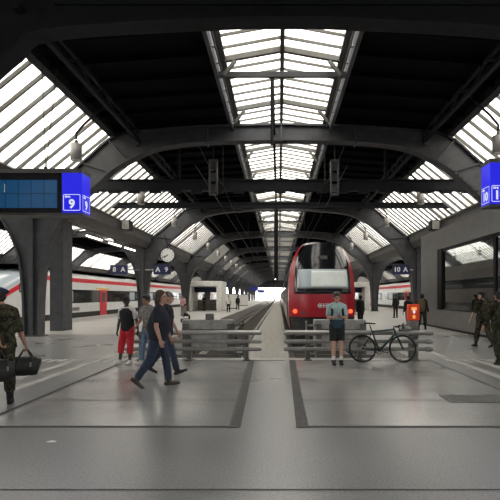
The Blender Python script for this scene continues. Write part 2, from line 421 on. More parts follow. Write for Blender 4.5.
# roof decks, lantern kerbs, purlin trusses
def deck_obj(nx, i):
    mb = MB(); ya, yb = FR[0] - .4, Y1 + .4
    for s in (-1, 1):
        prof = [(s * (HALF - 3.4), 8.6), (s * 2.15, 8.95)]
        (xa, za), (xb, zb) = prof
        mb.prism([(xa, za), (xb, zb), (xb, zb + .15), (xa, za + .15)], ya, yb)
        y = FR[0] + .6
        while y < 110:
            mb.bar((xa, y, za - .08), (xb, y, zb - .08), .09, .18); y += 1.35
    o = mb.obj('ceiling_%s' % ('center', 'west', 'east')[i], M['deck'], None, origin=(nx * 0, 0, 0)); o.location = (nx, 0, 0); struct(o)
    mb = MB()
    for s in (-1, 1):
        mb.bb(s * 2.05 - .06, s * 2.05 + .06, ya, yb, 8.55, 8.97)
        mb.bb(s * 1.86 - .05, s * 1.86 + .05, ya, yb, 8.80, 9.0)
        y = FR[0] + .4
        while y < 100: mb.bar((s * 2.02, y, 8.62), (s * 1.86, y + .5, 8.86), .05, .05); y += 1.0
    o = mb.obj('trim_1', M['steel'], None); o.location = (nx, 0, 0); struct(o)
    mb = MB()
    for s in (-1, 1):
        x = s * 5.95
        mb.bb(x - .07, x + .07, ya, yb, 8.08, 8.2); mb.bb(x - .05, x + .05, ya, yb, 8.5, 8.6)
        y = FR[0]
        while y < 120: mb.bar((x, y, 8.14), (x, y + 1.05, 8.55), .06, .06); mb.bar((x, y + 1.05, 8.55), (x, y + 2.1, 8.14), .06, .06); y += 2.1
        xb = s * (HALF - 3.4)
        mb.bar((xb, ya, 8.45), (xb, yb, 8.45), .3, .3, (1, 0, 0))
    o = mb.obj('purlin_beam', M['steel_dark'], None); o.location = (nx, 0, 0); struct(o)
for i, nx in enumerate(NAVES): deck_obj(nx, i)
for ci, cx in enumerate(COLS):
    mb = MB(); ya = FR[0] - .4
    mb.prism([(cx - .66, 6.24), (cx - .62, 5.7), (cx - .3, 5.3), (cx + .3, 5.3), (cx + .62, 5.7), (cx + .66, 6.24)], ya, Y1 + .4)
    for s in (-1, 1): mb.bb(cx + s * .9 - .05, cx + s * .9 + .05, ya, Y1, 5.0, 5.12) if 0 else None
    struct(mb.obj('gutter_beam', M['fascia']))
# transverse suspended beams
def hung_beam(y, z, h, depth, marks):
    mb = MB(); xa, xb = COLS[1] + .1, COLS[2] - .1
    mb.bb(xa, xb, y - depth / 2, y + depth / 2, z - h / 2, z + h / 2)
    mb.bb(xa, xb, y - depth / 2 - .07, y + depth / 2 + .07, z + h / 2 - .05, z + h / 2)
    mb.bb(xa, xb, y - depth / 2 - .07, y + depth / 2 + .07, z - h / 2, z - h / 2 + .05)
    if marks:
        x = xa + .5
        while x < xb: mb.bb(x, x + .5, y - depth / 2 - .05, y - depth / 2 + .1, z - h / 2 - .13, z - h / 2); x += .95
        for x in (-4.6, 4.9):
            mb.bar((x, y, z), (x, y, 8.5), .13, .13)
    struct(mb.obj('suspended_beam', M['steel_dark']))
hung_beam(23, 6.76, .5, .3, True); hung_beam(28, 6.75, .3, .2, False)
# lantern tie bars at the eaves
for y in (15.6, 30.0, 46.5, 63.0):
    mb = MB(); mb.bb(XC - 2.0, XC + 2.0, y - .06, y + .06, 8.5, 8.66)
    struct(mb.obj('lantern_tie_beam', M['steel']))
# conduit under the ridge
mb = MB().bb(-.27, -.15, 15.6, 60, 8.42, 8.52)
struct(mb.obj('trim_2', M['steel_dark']))
# gable closing the far end above the trains
mb = MB(); mb.bb(COLS[0], COLS[3], Y1 + .2, Y1 + .5, 5.2, 9.3)
struct(mb.obj('wall_north', M['steel_dark']))
# side walls
mb = MB(); mb.bb(COLS[0] - .9, COLS[0] - .6, -16, Y1, -1.2, 6.2); struct(mb.obj('wall_west', M['wallgrey']))
mb = MB(); mb.bb(COLS[3] + .6, COLS[3] + .9, -16, Y1, -1.2, 6.2); struct(mb.obj('wall_east', M['wallgrey']))
# cross hall roof unseen over the viewer, its open gap sized to set the light
mb = MB()
for a, b in ((-2.5, FR[0] - .3), (-16, -6)): mb.bb(COLS[0] - .9, COLS[3] + .9, a, b, 9.6, 9.9)
mb.bb(COLS[0] - .9, COLS[3] + .9, FR[0] - .55, FR[0] - .3, 8.8, 9.7)
struct(mb.obj('ceiling_concourse', M['deck']))
mb = MB(); mb.bb(COLS[0] - .9, COLS[3] + .9, -16.4, -16, 0, 9.7); struct(mb.obj('wall_south_light_stop', M['wallgrey']))  # unseen back wall added to keep sky light off the people

# ------------------------------------------------------------------ SETTING: floors, pits
GX0, GX1 = COLS[0] - .6, COLS[3] + .6
PITC = (-4.35, 3.65); PITL = (-25.5, -15.62); PITR = (15.8, 25.5); YP = 13.35; YS = 22.0
mb = MB(); mb.bb(GX0, GX1, -16, YP, -.3, 0)
mb.bb(GX0, PITC[0], YP, YS, -.3, 0); mb.bb(PITC[1], GX1, YP, YS, -.3, 0)
struct(mb.obj('floor', M['floor']))
for n, (a, b) in (('west', (PITL[1], PITC[0])), ('east', (PITC[1], PITR[0])), ('far_west', (GX0, PITL[0])), ('far_east', (PITR[1], GX1))):
    mb = MB(); mb.bb(a, b, YS, 420, -1.3, 0)
    struct(mb.obj('floor_platform_' + n, M['platform']))
mb = MB()
for a, b in ((PITC[0], PITC[0] + .06), (PITC[1] - .06, PITC[1])): mb.bb(a - .0, b, YP, YS, -1.3, -.002)
mb.bb(PITC[0], PITC[1], YP - .02, YP + .25, -1.3, -.002)
struct(mb.obj('wall_pit', M['concrete']))
mb = MB(); mb.bb(GX0 - 200, GX1 + 200, YP, 900, -1.3, -.82)
struct(mb.obj('ground_ballast', M['ballast']))
mb = MB(); mb.bb(-1.3, .35, YP + .3, 300, -.82, -.42); struct(mb.obj('path_between_tracks', M['path']))
# platform edge stones
for n, a, b in (('west', PITC[0] - .4, PITC[0] + .02), ('east', PITC[1] - .02, PITC[1] + .4), ('far_west', PITL[1] - .02, PITL[1] + .4), ('far_east', PITR[0] - .4, PITR[0] + .02)):
    mb = MB(); mb.bb(a, b, YS, 400, -.05, .004); struct(mb.obj('platform_edge_trim', M['tactile']))
# slabs and joints let into the concourse floor
def fl(mb, x0, y0, x1, y1, wd, z=.004):
    a, b = V((x0, y0, 0)), V((x1, y1, 0)); n = (b - a).normalized().cross(V((0, 0, 1))) * wd / 2
    mb.add([a - n, a + n, b + n, b - n], [(0, 1, 2, 3)]); 
    for i in range(4): mb.v[-1 - i].z = z
YA, YB = 6.42, 13.1
mb = MB()
rows = [YA, 8.05, 9.95, YB]
for x0a, x1a, x0b, x1b in ((-3.9, -.62, -3.9, -.8), (.36, 3.9, .38, 3.9)):
    for k in range(3):
        ta, tb = (rows[k] - YA) / (YB - YA), (rows[k + 1] - YA) / (YB - YA)
        lx = lambda t, a, b: a + (b - a) * t
        mb.quad((lx(ta, x0a, x0b), rows[k], .003), (lx(ta, x1a, x1b), rows[k], .003), (lx(tb, x1a, x1b), rows[k + 1], .003), (lx(tb, x0a, x0b), rows[k + 1], .003))
struct(mb.obj('floor_slab', M['slab']))
mb = MB()
for y in rows[1:3]:
    fl(mb, -3.9, y, -.66, y, .035, .005); fl(mb, .37, y, 3.9, y, .035, .005)
fl(mb, -9.5, YA, -.55, YA, .07, .005); fl(mb, .3, YA, 9, YA, .07, .005)
fl(mb, -9, 4.33, 9, 4.33, .02, .005)
fl(mb, -3.94, 5.5, -3.94, YB + .2, .09, .0055); fl(mb, 3.95, 5.5, 3.95, YB + .2, .03, .0055)
struct(mb.obj('floor_joint_line', M['joint']))
mb = MB(); fl(mb, -.565, YA - .05, -.72, YB, .15, .006); fl(mb, .30, YA - .05, .345, YB, .16, .006)
struct(mb.obj('floor_inlay_strip', M['strip']))
mb = MB()
for x in (-4.75, -5.3, 4.55, 5.15): fl(mb, x, 4.5, x, 12.6, .2, .006)
for x in (-4.75, 4.55): fl(mb, x, 13.4, x, 21, .2, .006)
for sx in (-1, 1):
    for i in range(20):
        for j in range(3):
            x = sx * (4.4 + i * .24); y = 12.75 + j * .22
            mb.bb(x - .07, x + .07, y - .07, y + .07, 0, .012)
struct(mb.obj('floor_marking', M['tactile']))
mb = MB(); mb.bb(-1.25, .15, 12.98, 13.3, 0, .02); struct(mb.obj('threshold_kerb', M['tactile']))
mb = MB(); mb.bb(2.7, 3.85, 7.85, 8.45, .001, .012)
for i in range(14): mb.bb(2.74 + i * .08, 2.78 + i * .08, 7.9, 8.4, .01, .016)
tag(mb.obj('floor_grate', M['grate']), 'dark iron floor grate let into the concourse slabs before the bicycle', 'grate')

# kiosk with the big window on the right
KX, KY0, KY1, KZ = 8.35, 15.2, 29.4, 5.06
mb = MB()
mb.bb(KX, KX + .35, KY0, KY1, 0, .96); mb.bb(KX, KX + .35, KY0, KY1, 4.12, KZ); mb.bb(KX, KX + .35, 26.4, KY1, .96, 4.12)
mb.bb(KX, KX + .35, KY0, KY0 + .3, .96, 4.12)
mb.bb(KX + .35, KX + 4.4, KY1 - .3, KY1, 0, KZ); mb.bb(KX + .35, KX + 4.4, KY0, KY0 + .3, 0, KZ); mb.bb(KX, KX + 4.4, KY0, KY1, KZ, KZ + .1)
mb.bb(KX + 4.1, KX + 4.4, KY0, KY1, 0, KZ)
struct(mb.obj('wall_kiosk', M['kiosk']))
mb = MB()
for y in (26.3, 19.5, KY0 + .4): mb.bb(KX + .05, KX + .2, y - .1, y + .1, .96, 4.12)
mb.bb(KX + .05, KX + .2, KY0, 26.4, 3.98, 4.12); mb.bb(KX + .05, KX + .2, KY0, 26.4, .96, 1.02); mb.bb(KX + .0, KX + .32, 25.7, 26.4, .96, 4.12)
wk = struct(mb.obj('window_%d' % (wn + 1), M['black']))
mb = MB(); mb.bb(KX + .1, KX + .14, KY0 + .3, 26.35, .97, 4.1); mb.obj('window_pane', M['kglass'], wk)
mb = MB(); mb.bb(KX - .02, KX + .1, KY0, KY1, 0, .1); struct(mb.obj('baseboard_kiosk', M['black']))
# square service pillar behind the arched column on the left
mb = MB(); mb.bb(-11.0, -10.36, 24.0, 25.05, 0, 5.6); struct(mb.obj('pillar_square', M['steel']))

# world beyond the shed: office blocks with haze put into pale colours
for i, (x, wd, h, y) in enumerate(((-130, 80, 20, 720), (-20, 74, 12, 760), (75, 80, 20, 740), (180, 70, 18, 700))):
    t = thing('office_block', ['pale office block far down the tracks, beyond the white train', 'low pale office block closing the view straight down the tracks', 'tall pale office block far beyond the red train', 'pale office block far off beyond the kiosk'][i], 'building', (x, y, -.82), 0, 'office blocks beyond the shed')
    MB().bb(-wd / 2, wd / 2, -8, 8, 0, h).obj('wall', M['facade'], t)
    mb = MB()
    for r_ in range(int(h // 3.4)): mb.bb(-wd / 2 + 1, wd / 2 - 1, -8.06, -7.9, 1.2 + r_ * 3.4, 2.6 + r_ * 3.4)
    mb.obj('window_row', M['cabglass'], t)

# ------------------------------------------------------------------ TRACKS
def track(name, label, cx, ya, yb, n_sleep, group):
    t = thing(name, label, 'railway track', (cx, ya, -.82), 0, group)
    for s in (-1, 1):
        mb = MB(); x = s * .72
        mb.bb(x - .036, x + .036, 0, yb - ya, .235, .27); mb.bb(x - .012, x + .012, 0, yb - ya, .14, .24); mb.bb(x - .07, x + .07, 0, yb - ya, .12, .14)
        mb.obj('rail', M['rail'], t)
    sm = MB().bb(-1.25, 1.25, -.12, .12, 0, .12).mesh('sleeper'); sm.materials.append(M['sleeper'])
    for k in range(n_sleep):
        o = bpy.data.objects.new('sleeper', sm); C.objects.link(o); o.parent = t; o.location = (0, .4 + .62 * k, 0)
    mb = MB(); y = .4 + .62 * n_sleep
    while y < yb - ya: mb.bb(-1.25, 1.25, y - .12, y + .12, 0, .12); y += .62
    o = mb.obj('sleeper_bed', M['sleeper'], t); o['kind'] = 'stuff'
track('railway_track', 'empty railway track running away between the platform and the concrete service path', -2.35, 18.1, 300, 96, 'tracks in the shed')
track('railway_track', 'railway track under the red train', 1.92, 18.1, 300, 12, 'tracks in the shed')
track('railway_track', 'railway track under the white train with the red band', -17.15, 24, 300, 0, 'tracks in the shed')
track('railway_track', 'railway track under the white train seen through the arch beyond the kiosk', 17.4, 40, 300, 0, 'tracks in the shed')

# ------------------------------------------------------------------ RED TRAIN
def red_train():
    cx, yf, yb = 1.92, 21.5, 130.0
    t = thing('train', 'red double-deck train facing the buffer stop with black front mask and two red lamps', 'train', (cx, yf, -.55))
    ZT = 4.62                                                # heights above the rail
    P = [(.30, 1.32), (.6, 1.40), (1.0, 1.45), (1.6, 1.48), (2.3, 1.48), (3.14, 1.45), (3.5, 1.40), (3.8, 1.32), (4.1, 1.21), (4.32, 1.09), (4.5, .95), (ZT, .80)]
    def hw(z):
        for (z0, a), (z1, b) in zip(P, P[1:]):
            if z <= z1: k = (z - z0) / (z1 - z0); return a + (b - a) * max(0, k)
        return P[-1][1]
    def S(u, z, off=0):
        x = u * hw(z); rake = .12 * max(0, z - 1.7) ** 1.75 + .12 * max(0, .9 - z)
        return V((x, rake + .75 * abs(u) ** 3.2 + .12 * u * u - off, z))
    zs = [.3 + (ZT - .3) * k / 36 for k in range(37)]
    mb = MB().grid(lambda a, b: S(a * 2 - 1, 1.32 + (ZT - 1.32) * b), 28, 40)
    o = mb.obj('front_shell', M['red'], t, True)
    MB().grid(lambda a, b: S(a * 2 - 1, .3 + 1.02 * b, -.06), 28, 8).obj('lower_apron', M['under'], t, True)
    L = yb - yf
    def side(z0, z1, off, ya, yb_, mat_, name, s):
        mb = MB(); n = 8
        vs = []
        for k in range(n + 1):
            z = z0 + (z1 - z0) * k / n; vs.append((z, s * (hw(z) + off)))
        for (za, xa), (zb, xb) in zip(vs, vs[1:]): mb.quad((xa, ya(za) if callable(ya) else ya, za), (xb, ya(zb) if callable(ya) else ya, zb), (xb, yb_, zb), (xa, yb_, za))
        return mb.obj(name, mat_, t, True)
    yedge = lambda z: S(1, z).y
    for s in (-1, 1):
        side(.3, ZT, 0, yedge, 3.0, M['red'], 'cab_side', s)
        side(.3, ZT, 0, 3.0, L, M['traingrey'], 'body_side', s)
        for z0, z1 in ((1.0, 1.75), (2.75, 3.45)):
            for c in range(4):
                y = 5.5 + c * 25.5; side(z0, z1, .012, y, y + 21, M['trainwin'], 'window_band', s)
        for c in range(4):
            for y in (8 + c * 25.5, 21 + c * 25.5): side(.45, 2.4, .02, y, y + 1.5, M['red'], 'door', s)
    mb = MB(); mb.add([(-.8, S(1, ZT).y, ZT), (.8, S(1, ZT).y, ZT), (.8, L, ZT), (-.8, L, ZT)], [(0, 1, 2, 3)])
    mb.grid(lambda a, b: V((a * 1.6 - .8, S(a * 2 - 1, ZT).y * (1 - b) + S(1, ZT).y * b + .001, ZT)), 8, 2)
    mb.obj('roof', M['under'], t)
    def patch(name, m, zr, ulo, uhi, off, n=(16, 16)):
        mb = MB(); mb.grid(lambda a, b: S(ulo(zr[0] + (zr[1] - zr[0]) * b) + (uhi(zr[0] + (zr[1] - zr[0]) * b) - ulo(zr[0] + (zr[1] - zr[0]) * b)) * a, zr[0] + (zr[1] - zr[0]) * b, off), *n)
        o = mb.obj(name, m, t, True); sd = o.modifiers.new('s', 'SOLIDIFY'); sd.thickness = .02; sd.offset = 0; return o
    mu = lambda z: min(.985, (.84 if z < 3.3 else .84 + .07 * (z - 3.3)))
    mk = patch('front_mask', M['mask'], (2.33, ZT), lambda z: -mu(z), mu, .015, (24, 24))
    for z0 in (3.35,):
        d = patch('destination_display', M['traingrey'], (3.84, 4.0), lambda z: -.16, lambda z: .16, .03, (4, 4)); d.parent = t
    patch('windscreen', M['cabglass'], (2.56, 3.4), lambda z: -.76, lambda z: .76, .028, (20, 10))
    patch('sun_blind', M['blind'], (2.62, 3.33), lambda z: -.36, lambda z: .73, .042, (14, 8))
    w1 = MB().tube([S(-.25, 2.38, .06), S(-.1, 2.46, .07), S(.12, 2.53, .07)], .014, 6).obj('wiper', M['black'], t)
    MB().tube([S(.2, 2.38, .06), S(.35, 2.46, .07), S(.58, 2.53, .07)], .014, 6).obj('wiper', M['black'], t)
    for s in (-1, 1):
        c = S(s * .82, 1.56, .03)
        lb = MB().ell(c, (.13, .06, .11)).obj('lamp_housing', M['black'], t, True)
        MB().ell(c - V((0, .03, 0)), (.105, .05, .09)).obj('tail_lamp', M['taillight'], lb, True)
        MB().bb(c.x - s * .36 - .13, c.x - s * .36 + .13, S(s * .55, 1.5).y - .025, S(s * .55, 1.5).y, 1.48, 1.54).obj('number_plate', M['traingrey'], t)
    # double arrow emblem with a cross in the middle
    mb = MB(); z = 1.82; yy = S(0, z).y - .025
    def eb(a, b, wd=.035): mb.bar((a[0], yy, z + a[1]), (b[0], yy, z + b[1]), .02, wd)
    eb((-.22, 0), (.22, 0)); eb((0, -.1), (0, .1))
    for s in (-1, 1): eb((s * .17, .0), (s * .08, .10)); eb((s * .17, 0), (s * .08, -.10)); eb((s * .25, 0), (s * .17, .1)) ; eb((s * .25, 0), (s * .17, -.1))
    mb.obj('emblem', M['signpale'], t)
    mb = MB(); mb.bb(-1.2, 1.2, .35, 4, .05, .5); mb.bb(-1.1, 1.1, .2, .6, -.05 + .1, .35)
    ug = mb.obj('underframe', M['under'], t)
    MB().bb(-1.25, 1.25, 4, L, .12, .45).obj('skirt', M['under'], t)
    mb = MB().tube([(0, .5, .62), (0, -.35, .62)], .13, 12); mb.bb(-.2, .2, -.5, -.3, .45, .8); mb.obj('coupler', M['under'], t)
    for s in (-1, 1):
        for y in (3, 5.6): MB().tube([(s * .66, y, .45), (s * .8, y, .45)], .44, 20).obj('wheel', M['under'], t)
red_train()

# ------------------------------------------------------------------ WHITE TRAINS
def white_train(cx, yn, yb, label, s_vis):
    t = thing('train', label, 'train', (cx, yn, -.55), 0, 'white trains with a red band')
    L = yb - yn; ZT, ZB, W = 4.12, .45, 1.45; NL = 8.5
    def ztop(y): k = min(1, max(0, y / NL)); return 1.5 + (ZT - 1.5) * (1 - (1 - k) ** 1.9)
    def wid(y): k = min(1, max(0, y / 3.2)); return W * (.62 + .38 * (1 - (1 - k) ** 2))
    def S(y, v, off=0):             # v 0..1 from right skirt over the roof to the left skirt
        zt = ztop(y); w_ = wid(y) + off; h = zt - ZB
        a = v * 2 - 1                # -1 right .. 1 left
        if abs(a) > .45: k = (1 - abs(a)) / .55; x = w_; z = ZB + (h - .5) * k
        else: th = abs(a) / .45 * math.pi / 2; x = w_ * math.sin(th) ** .7; z = ZB + h - .5 + (.5 + off) * math.cos(th)
        return V((x if a < 0 else -x, y, z))
    ys = [0, .05, .15, .3, .5, .8, 1.2, 1.7, 2.3, 3, 3.8, 4.8, 5.6, 6.4, 7.4, 8.5, 10, L]
    def loft(v0, v1, nv, ys_, off):
        mb = MB(); k = nv + 1; vs = []
        for i, y in enumerate(ys_):
            a, b = (v0(y), v1(y)) if callable(v0) else (v0, v1)
            vs += [S(y, a + (b - a) * j / nv, off) for j in range(nv + 1)]
        mb.add(vs, [(i * k + j, (i + 1) * k + j, (i + 1) * k + j + 1, i * k + j + 1) for i in range(len(ys_) - 1) for j in range(nv)]); return mb
    mb = loft(0, 1, 48, ys, 0); n = 49
    mb.f.append(tuple(range(n))); mb.f.append(tuple(range((len(ys) - 1) * n, len(ys) * n)))
    mb.obj('body', M['trainwhite'], t, True)
    for s in (0, 1):
        f = (lambda v: v) if s == 0 else (lambda v: 1 - v)
        # roofline red band running down round the windscreen
        def va(y): k = min(1, y / 8.0); return .185 + .062 * k
        def vb(y): k = min(1, y / 8.0); return .226 + .048 * k
        sy = [.12, .3, .6, 1, 1.5, 2, 2.6, 3.2, 4, 5, 6, 7, 8.5, 10, L]
        (loft((lambda y: f(va(y))), (lambda y: f(vb(y))), 4, sy, .012)).obj('red_band', M['redband'], t, True)
        x = (1 if s == 0 else -1)
        def plate(name, m, ya, yb_, za, zb, d=.012):
            mb = MB(); xo = x * (W + d); mb.bb(min(xo, xo - x * .03), max(xo, xo - x * .03), ya, yb_, za, zb); return mb.obj(name, m, t)
        plate('cab_window_frame', M['black'], 5.0, 5.9, 2.45, 3.02); plate('cab_window', M['cabglass'], 5.12, 5.78, 2.53, 2.94, .02)
        for c in range(5):
            y0 = 10.6 + c * 24
            wb = plate('window_band', M['trainwin'], y0, y0 + 22, 1.68, 2.72)
            for q in range(8):
                if q in (3,): continue
                p = plate('window', M['cabglass'] if q % 3 == 0 else M['trainwin'], y0 + .5 + q * 2.7, y0 + 2.3 + q * 2.7, 1.78, 2.62, .02); p.parent = wb
            d = plate('door', M['redband'], y0 + 8.0, y0 + 9.7, .5, 2.75, .035)
            p = plate('door_window', M['trainwin'], y0 + 8.4, y0 + 9.3, 1.7, 2.55, .045); p.parent = d
            plate('yellow_strip', M['yellow'], y0 + 7.0, y0 + 10.4, 2.8, 2.92, .02)
            plate('skirt', M['under'], y0 - 5.5, y0 + 18.5, .45, .95, .014)
            MB().bb(-W * .9, W * .9, y0 - 5, y0 + 17, 4.08, 4.22).obj('roof_equipment', M['traingrey'], t)
        mb = MB()
        for k in range(9): xo = x * (W + .014); mb.bb(min(xo, xo - x * .01), max(xo, xo - x * .01), 12.2 + k * .22, 12.34 + k * .22, 1.1, 1.36)
        mb.obj('fleet_number', M['traingrey'], t)
    # windscreen patch on the raked nose
    loft((lambda y: .236 + .055 * min(1, y / 8)), (lambda y: .764 - .055 * min(1, y / 8)), 24, [.4, .7, 1, 1.4, 2, 2.7, 3.4, 4.2, 5, 6], .016).obj('windscreen', M['cabglass'], t, True)
    MB().bb(-1.2, 1.2, 1.2, L, -.0, .46).obj('underframe', M['under'], t)
    MB().bb(-1.0, 1.0, -.2, 1.5, .2, .7).obj('coupler_cover', M['under'], t)
    return t
white_train(-17.15, 25.2, 150, 'white train with a red roofline band and raked nose behind the square pillar', 0)
white_train(17.4, 43.0, 160, 'white train with red doors seen through the arch beside the kiosk', 1)

# ------------------------------------------------------------------ OVERHEAD WIRES
for lab, x in (('thin overhead wire pair hanging above the empty track', -2.35), ('thin overhead wire pair hanging above the red train', 1.92)):
    t = thing('overhead_wire', lab, 'overhead wire', (x, 14, 5.1), 0, 'overhead wires')
    MB().tube([(0, 0, .25), (0, 190, .25)], .013, 5).obj('contact_wire', M['black'], t)
    pts = []
    for k in range(len(FR) - 1):
        for q in range(6): a = q / 6; pts.append((0, FR[k] + (FR[k + 1] - FR[k]) * a - 14, 1.25 - 1.2 * a * (1 - a)))
    MB().tube([p for p in pts if p[1] > 0], .011, 5).obj('messenger_wire', M['black'], t)
    for k in range(1, 9): MB().tube([(0, FR[k] - 14, 1.2), (0, FR[k] - 14, 3.015 if x > 0 else 2.97)], .02, 5).obj('dropper', M['black'], t)

# ------------------------------------------------------------------ BUFFER STOPS
def buffer_stop(cx, label, y=16.0):
    t = thing('buffer_stop', label, 'buffer stop', (cx, y, -.82), 0, 'buffer stops')
    MB().bb(-.86, .80, 0, .35, .86, 1.74).obj('panel', M['concrete'], t, bevel=.02)
    mb = MB()
    for z in (1.1, 1.42): mb.bb(-.86, .8, -.012, .0, z, z + .02)
    mb.obj('panel_seam', M['joint'], t)
    MB().box((.02, .1, 1.82), (.26, .2, .24)).obj('lamp_box', M['post'], t, bevel=.04)
    for x in (-.72, .70):
        MB().bb(x - .09, x + .09, -.14, .06, 0, 1.62).obj('post', M['post'], t)
        MB().bar((x, .1, .3), (x, 1.9, .12), .16, .16, (1, 0, 0)).obj('strut', M['post'], t)
        MB().bar((x, .3, 1.5), (x, 2.0, .2), .1, .1, (1, 0, 0)).obj('brace', M['post'], t)
        mb = MB().tube([(x * .9 + .0, .35, 1.05), (x * .9, .75, 1.05)], .1, 14); mb.tube([(x * .9, .75, 1.05), (x * .9, .82, 1.05)], .22, 18); mb.obj('buffer', M['steel_dark'], t, True)
    MB().bb(-1.1, 1.0, -.25, -.05, .45, .65).obj('sleeper_beam', M['post'], t)
    MB().bb(-.95, .95, .0, .3, .2, .42).obj('sleeper_beam', M['post'], t)
    mb = MB()
    for s in (.8, 1.1): mb.bb(s, s + .05, -.3, -.22, 0, 1.72)
    for k in range(5): mb.bb(.8, 1.15, -.3, -.24, .35 + k * .3, .41 + k * .3)
    if cx < 0: mb.obj('ladder_bracket', M['post'], t)
    else: mb.xf(Matrix.Translation((-1.95, 0, 0))).obj('ladder_bracket', M['tube'], t)
buffer_stop(-2.25, 'grey concrete buffer stop at the end of the empty track')
buffer_stop(1.98, 'grey concrete buffer stop before the red train')

# ------------------------------------------------------------------ LEANING RAILS
def lean_rail(x0, x1, label, posts, capr):
    t = thing('lean_rail', label, 'leaning rail', ((x0 + x1) / 2, 12.95, 0), 0, 'leaning rails')
    O = (x0 + x1) / 2
    for z, y in ((.72, 0), (.50, .02), (.30, .04)):
        MB().tube([(x0 - O, y, z), (x1 - O, y, z)], .052, 14, round_end=True).obj('tube', M['tube'], t, True)
        if z > .6: MB().tube([(x0 - O, .3, z), (x1 - O, .3, z)], .052, 14, round_end=True).obj('tube', M['tube'], t, True)
        if capr:
            for yy in (y,): MB().tube([(x1 - O - .02, yy, z), (x1 - O + .09, yy, z)], .066, 14, round_end=True).obj('end_cap', M['chrome'], t, True)
    for x in posts:
        mb = MB().bb(x - O - .055, x - O + .055, .08, .2, 0, .7); mb.bb(x - O - .1, x - O + .1, .02, .28, 0, .03)
        mb.bb(x - O - .05, x - O + .05, .0, .3, .62, .68)
        mb.obj('post', M['post'], t)
lean_rail(-4.0, -.50, 'grey tube leaning rail in front of the empty track', (-3.6, -2.35, -.85), False)
lean_rail(.17, 3.85, 'grey tube leaning rail with rounded ends in front of the red train', (.75, 2.1, 3.55), True)

# ------------------------------------------------------------------ TICKET VALIDATOR
t = thing('ticket_validator', 'orange red ticket validator box on a grey post at the end of the rail', 'ticket validator', (3.6, 13.42, 0))
MB().bb(-.13, .13, -.06, .06, 0, 1.03).obj('post', M['chrome'], t, bevel=.01)
hb = MB().box((0, 0, 1.24), (.30, .17, .43)).obj('housing', M['orange'], t, bevel=.02)
MB().bb(-.07, .07, -.1, -.08, 1.3, 1.38).obj('label', M['orangelit'], t)
mb = MB().add([(-.05, -.1, 1.27), (.05, -.1, 1.27), (0, -.1, 1.2)], [(0, 1, 2)]); mb.bb(-.02, .02, -.1, -.09, 1.26, 1.31); mb.obj('arrow', M['signwhite'], t)
MB().bb(-.035, .035, -.1, -.08, 1.08, 1.17).obj('slot', M['orangelit'], t)

# ------------------------------------------------------------------ HANGING LAMPS
def hang_lamp(loc, sx, label):
    t = thing('hanging_lamp', label, 'hanging lamp', loc, 0, 'cylindrical hanging lamps under the glazing')
    MB().tube([(0, 0, -.36), (0, 0, .22)], [.2, .2], 20).obj('lamp_shade', M['lamp'], t, True)
    MB().tube([(0, 0, -.40), (0, 0, -.36)], [.15, .185], 20).obj('diffuser', M['lampend'], t, True)
    MB().tube([(0, 0, .22), (0, 0, .36)], [.085, .06], 14).obj('cap', M['fascia'], t, True)
    MB().tube([(0, 0, .4), (0, 0, .6), (-sx * .3, 0, .95), (-sx * 1.2, 0, 1.75)], .045, 8).obj('bracket', M['steel_dark'], t)
    return t
words = ['first', 'second', 'third', 'fourth', 'fifth', 'sixth', 'seventh', 'eighth', 'ninth', 'tenth']
for s, side_ in ((-1, 'over the platform of sign 9'), (1, 'over the platform of sign 10')):
    for k in range(10):
        hang_lamp((XC + s * 7.4, 18.0 + 8.45 * k - (.9 if s > 0 and k == 0 else 0), 6.93), s, 'grey cylindrical hanging lamp, %s one from the camera %s' % (words[k], side_))

# ------------------------------------------------------------------ COLUMN LOUDSPEAKERS, FLOODLIGHTS, FLUORESCENT TUBES, MAST
for x, lab in ((-2.98, 'grey slotted loudspeaker frame hanging by the suspended beam above the empty track'), (2.52, 'grey slotted loudspeaker frame hanging by the suspended beam above the red train')):
    t = thing('hanging_loudspeaker', lab, 'loudspeaker', (x, 22.67, 7.0), 0, 'loudspeaker frames on the suspended beam')
    mb = MB(); mb.bb(-.2, -.13, -.1, .1, -.75, .85); mb.bb(.13, .2, -.1, .1, -.75, .85); mb.bb(-.2, .2, -.1, .1, -.75, -.68); mb.bb(-.2, .2, -.1, .1, .78, .85)
    mb.obj('housing', M['fascia'], t)
    for z in (-.6, -.1, .4): MB().bb(-.11, .11, -.06, .08, z, z + .34).obj('loudspeaker_panel', M['steel'], t)
    MB().tube([(0, .0, .85), (0, .0, 1.8)], .03, 8).obj('rod', M['steel_dark'], t)
for x, s, lab in ((-9.22, 1, 'dark box floodlight on the gutter beside platform sign 9'), (9.42, -1, 'pale faced box floodlight on the gutter above the kiosk')):
    t = thing('floodlight', lab, 'floodlight', (x, 30.4, 5.95), 0, 'floodlights on the gutters')
    MB().box((0, 0, 0), (.5, .75, .6)).obj('housing', M['black'], t, bevel=.04)
    MB().box((0, -.39, 0), (.42, .03, .5)).obj('lens', M['lamp'], t)
    MB().bar((0, .2, -.1), (-s * .41, .3, -.12), .12, .12).obj('bracket', M['steel_dark'], t)
names = ['nearest the blue 9 sign', 'second along from the blue 9 sign', 'third along from the blue 9 sign']
def tube_light(loc, L, label):
    t = thing('fluorescent_light', label, 'fluorescent light', loc, 0, 'fluorescent lights along the gutters')
    MB().bb(-.1, .1, -L / 2, L / 2, .03, .12).obj('housing', M['fascia'], t)
    MB().tube([(0, -L / 2 + .05, 0), (0, L / 2 - .05, 0)], .05, 8).obj('lamp_tube', M['fluor'], t)
    MB().bb(-.03, .03, -.03, .03, .12, .30).obj('rod', M['steel_dark'], t)
for k, y in enumerate((28.6, 32.2, 35.4)): tube_light((-10.55, y, 5.0), 2.4, 'glowing fluorescent light under the gutter, %s' % ('beside the floodlight', 'next beyond the floodlight', 'beyond the platform 8 sign')[k])
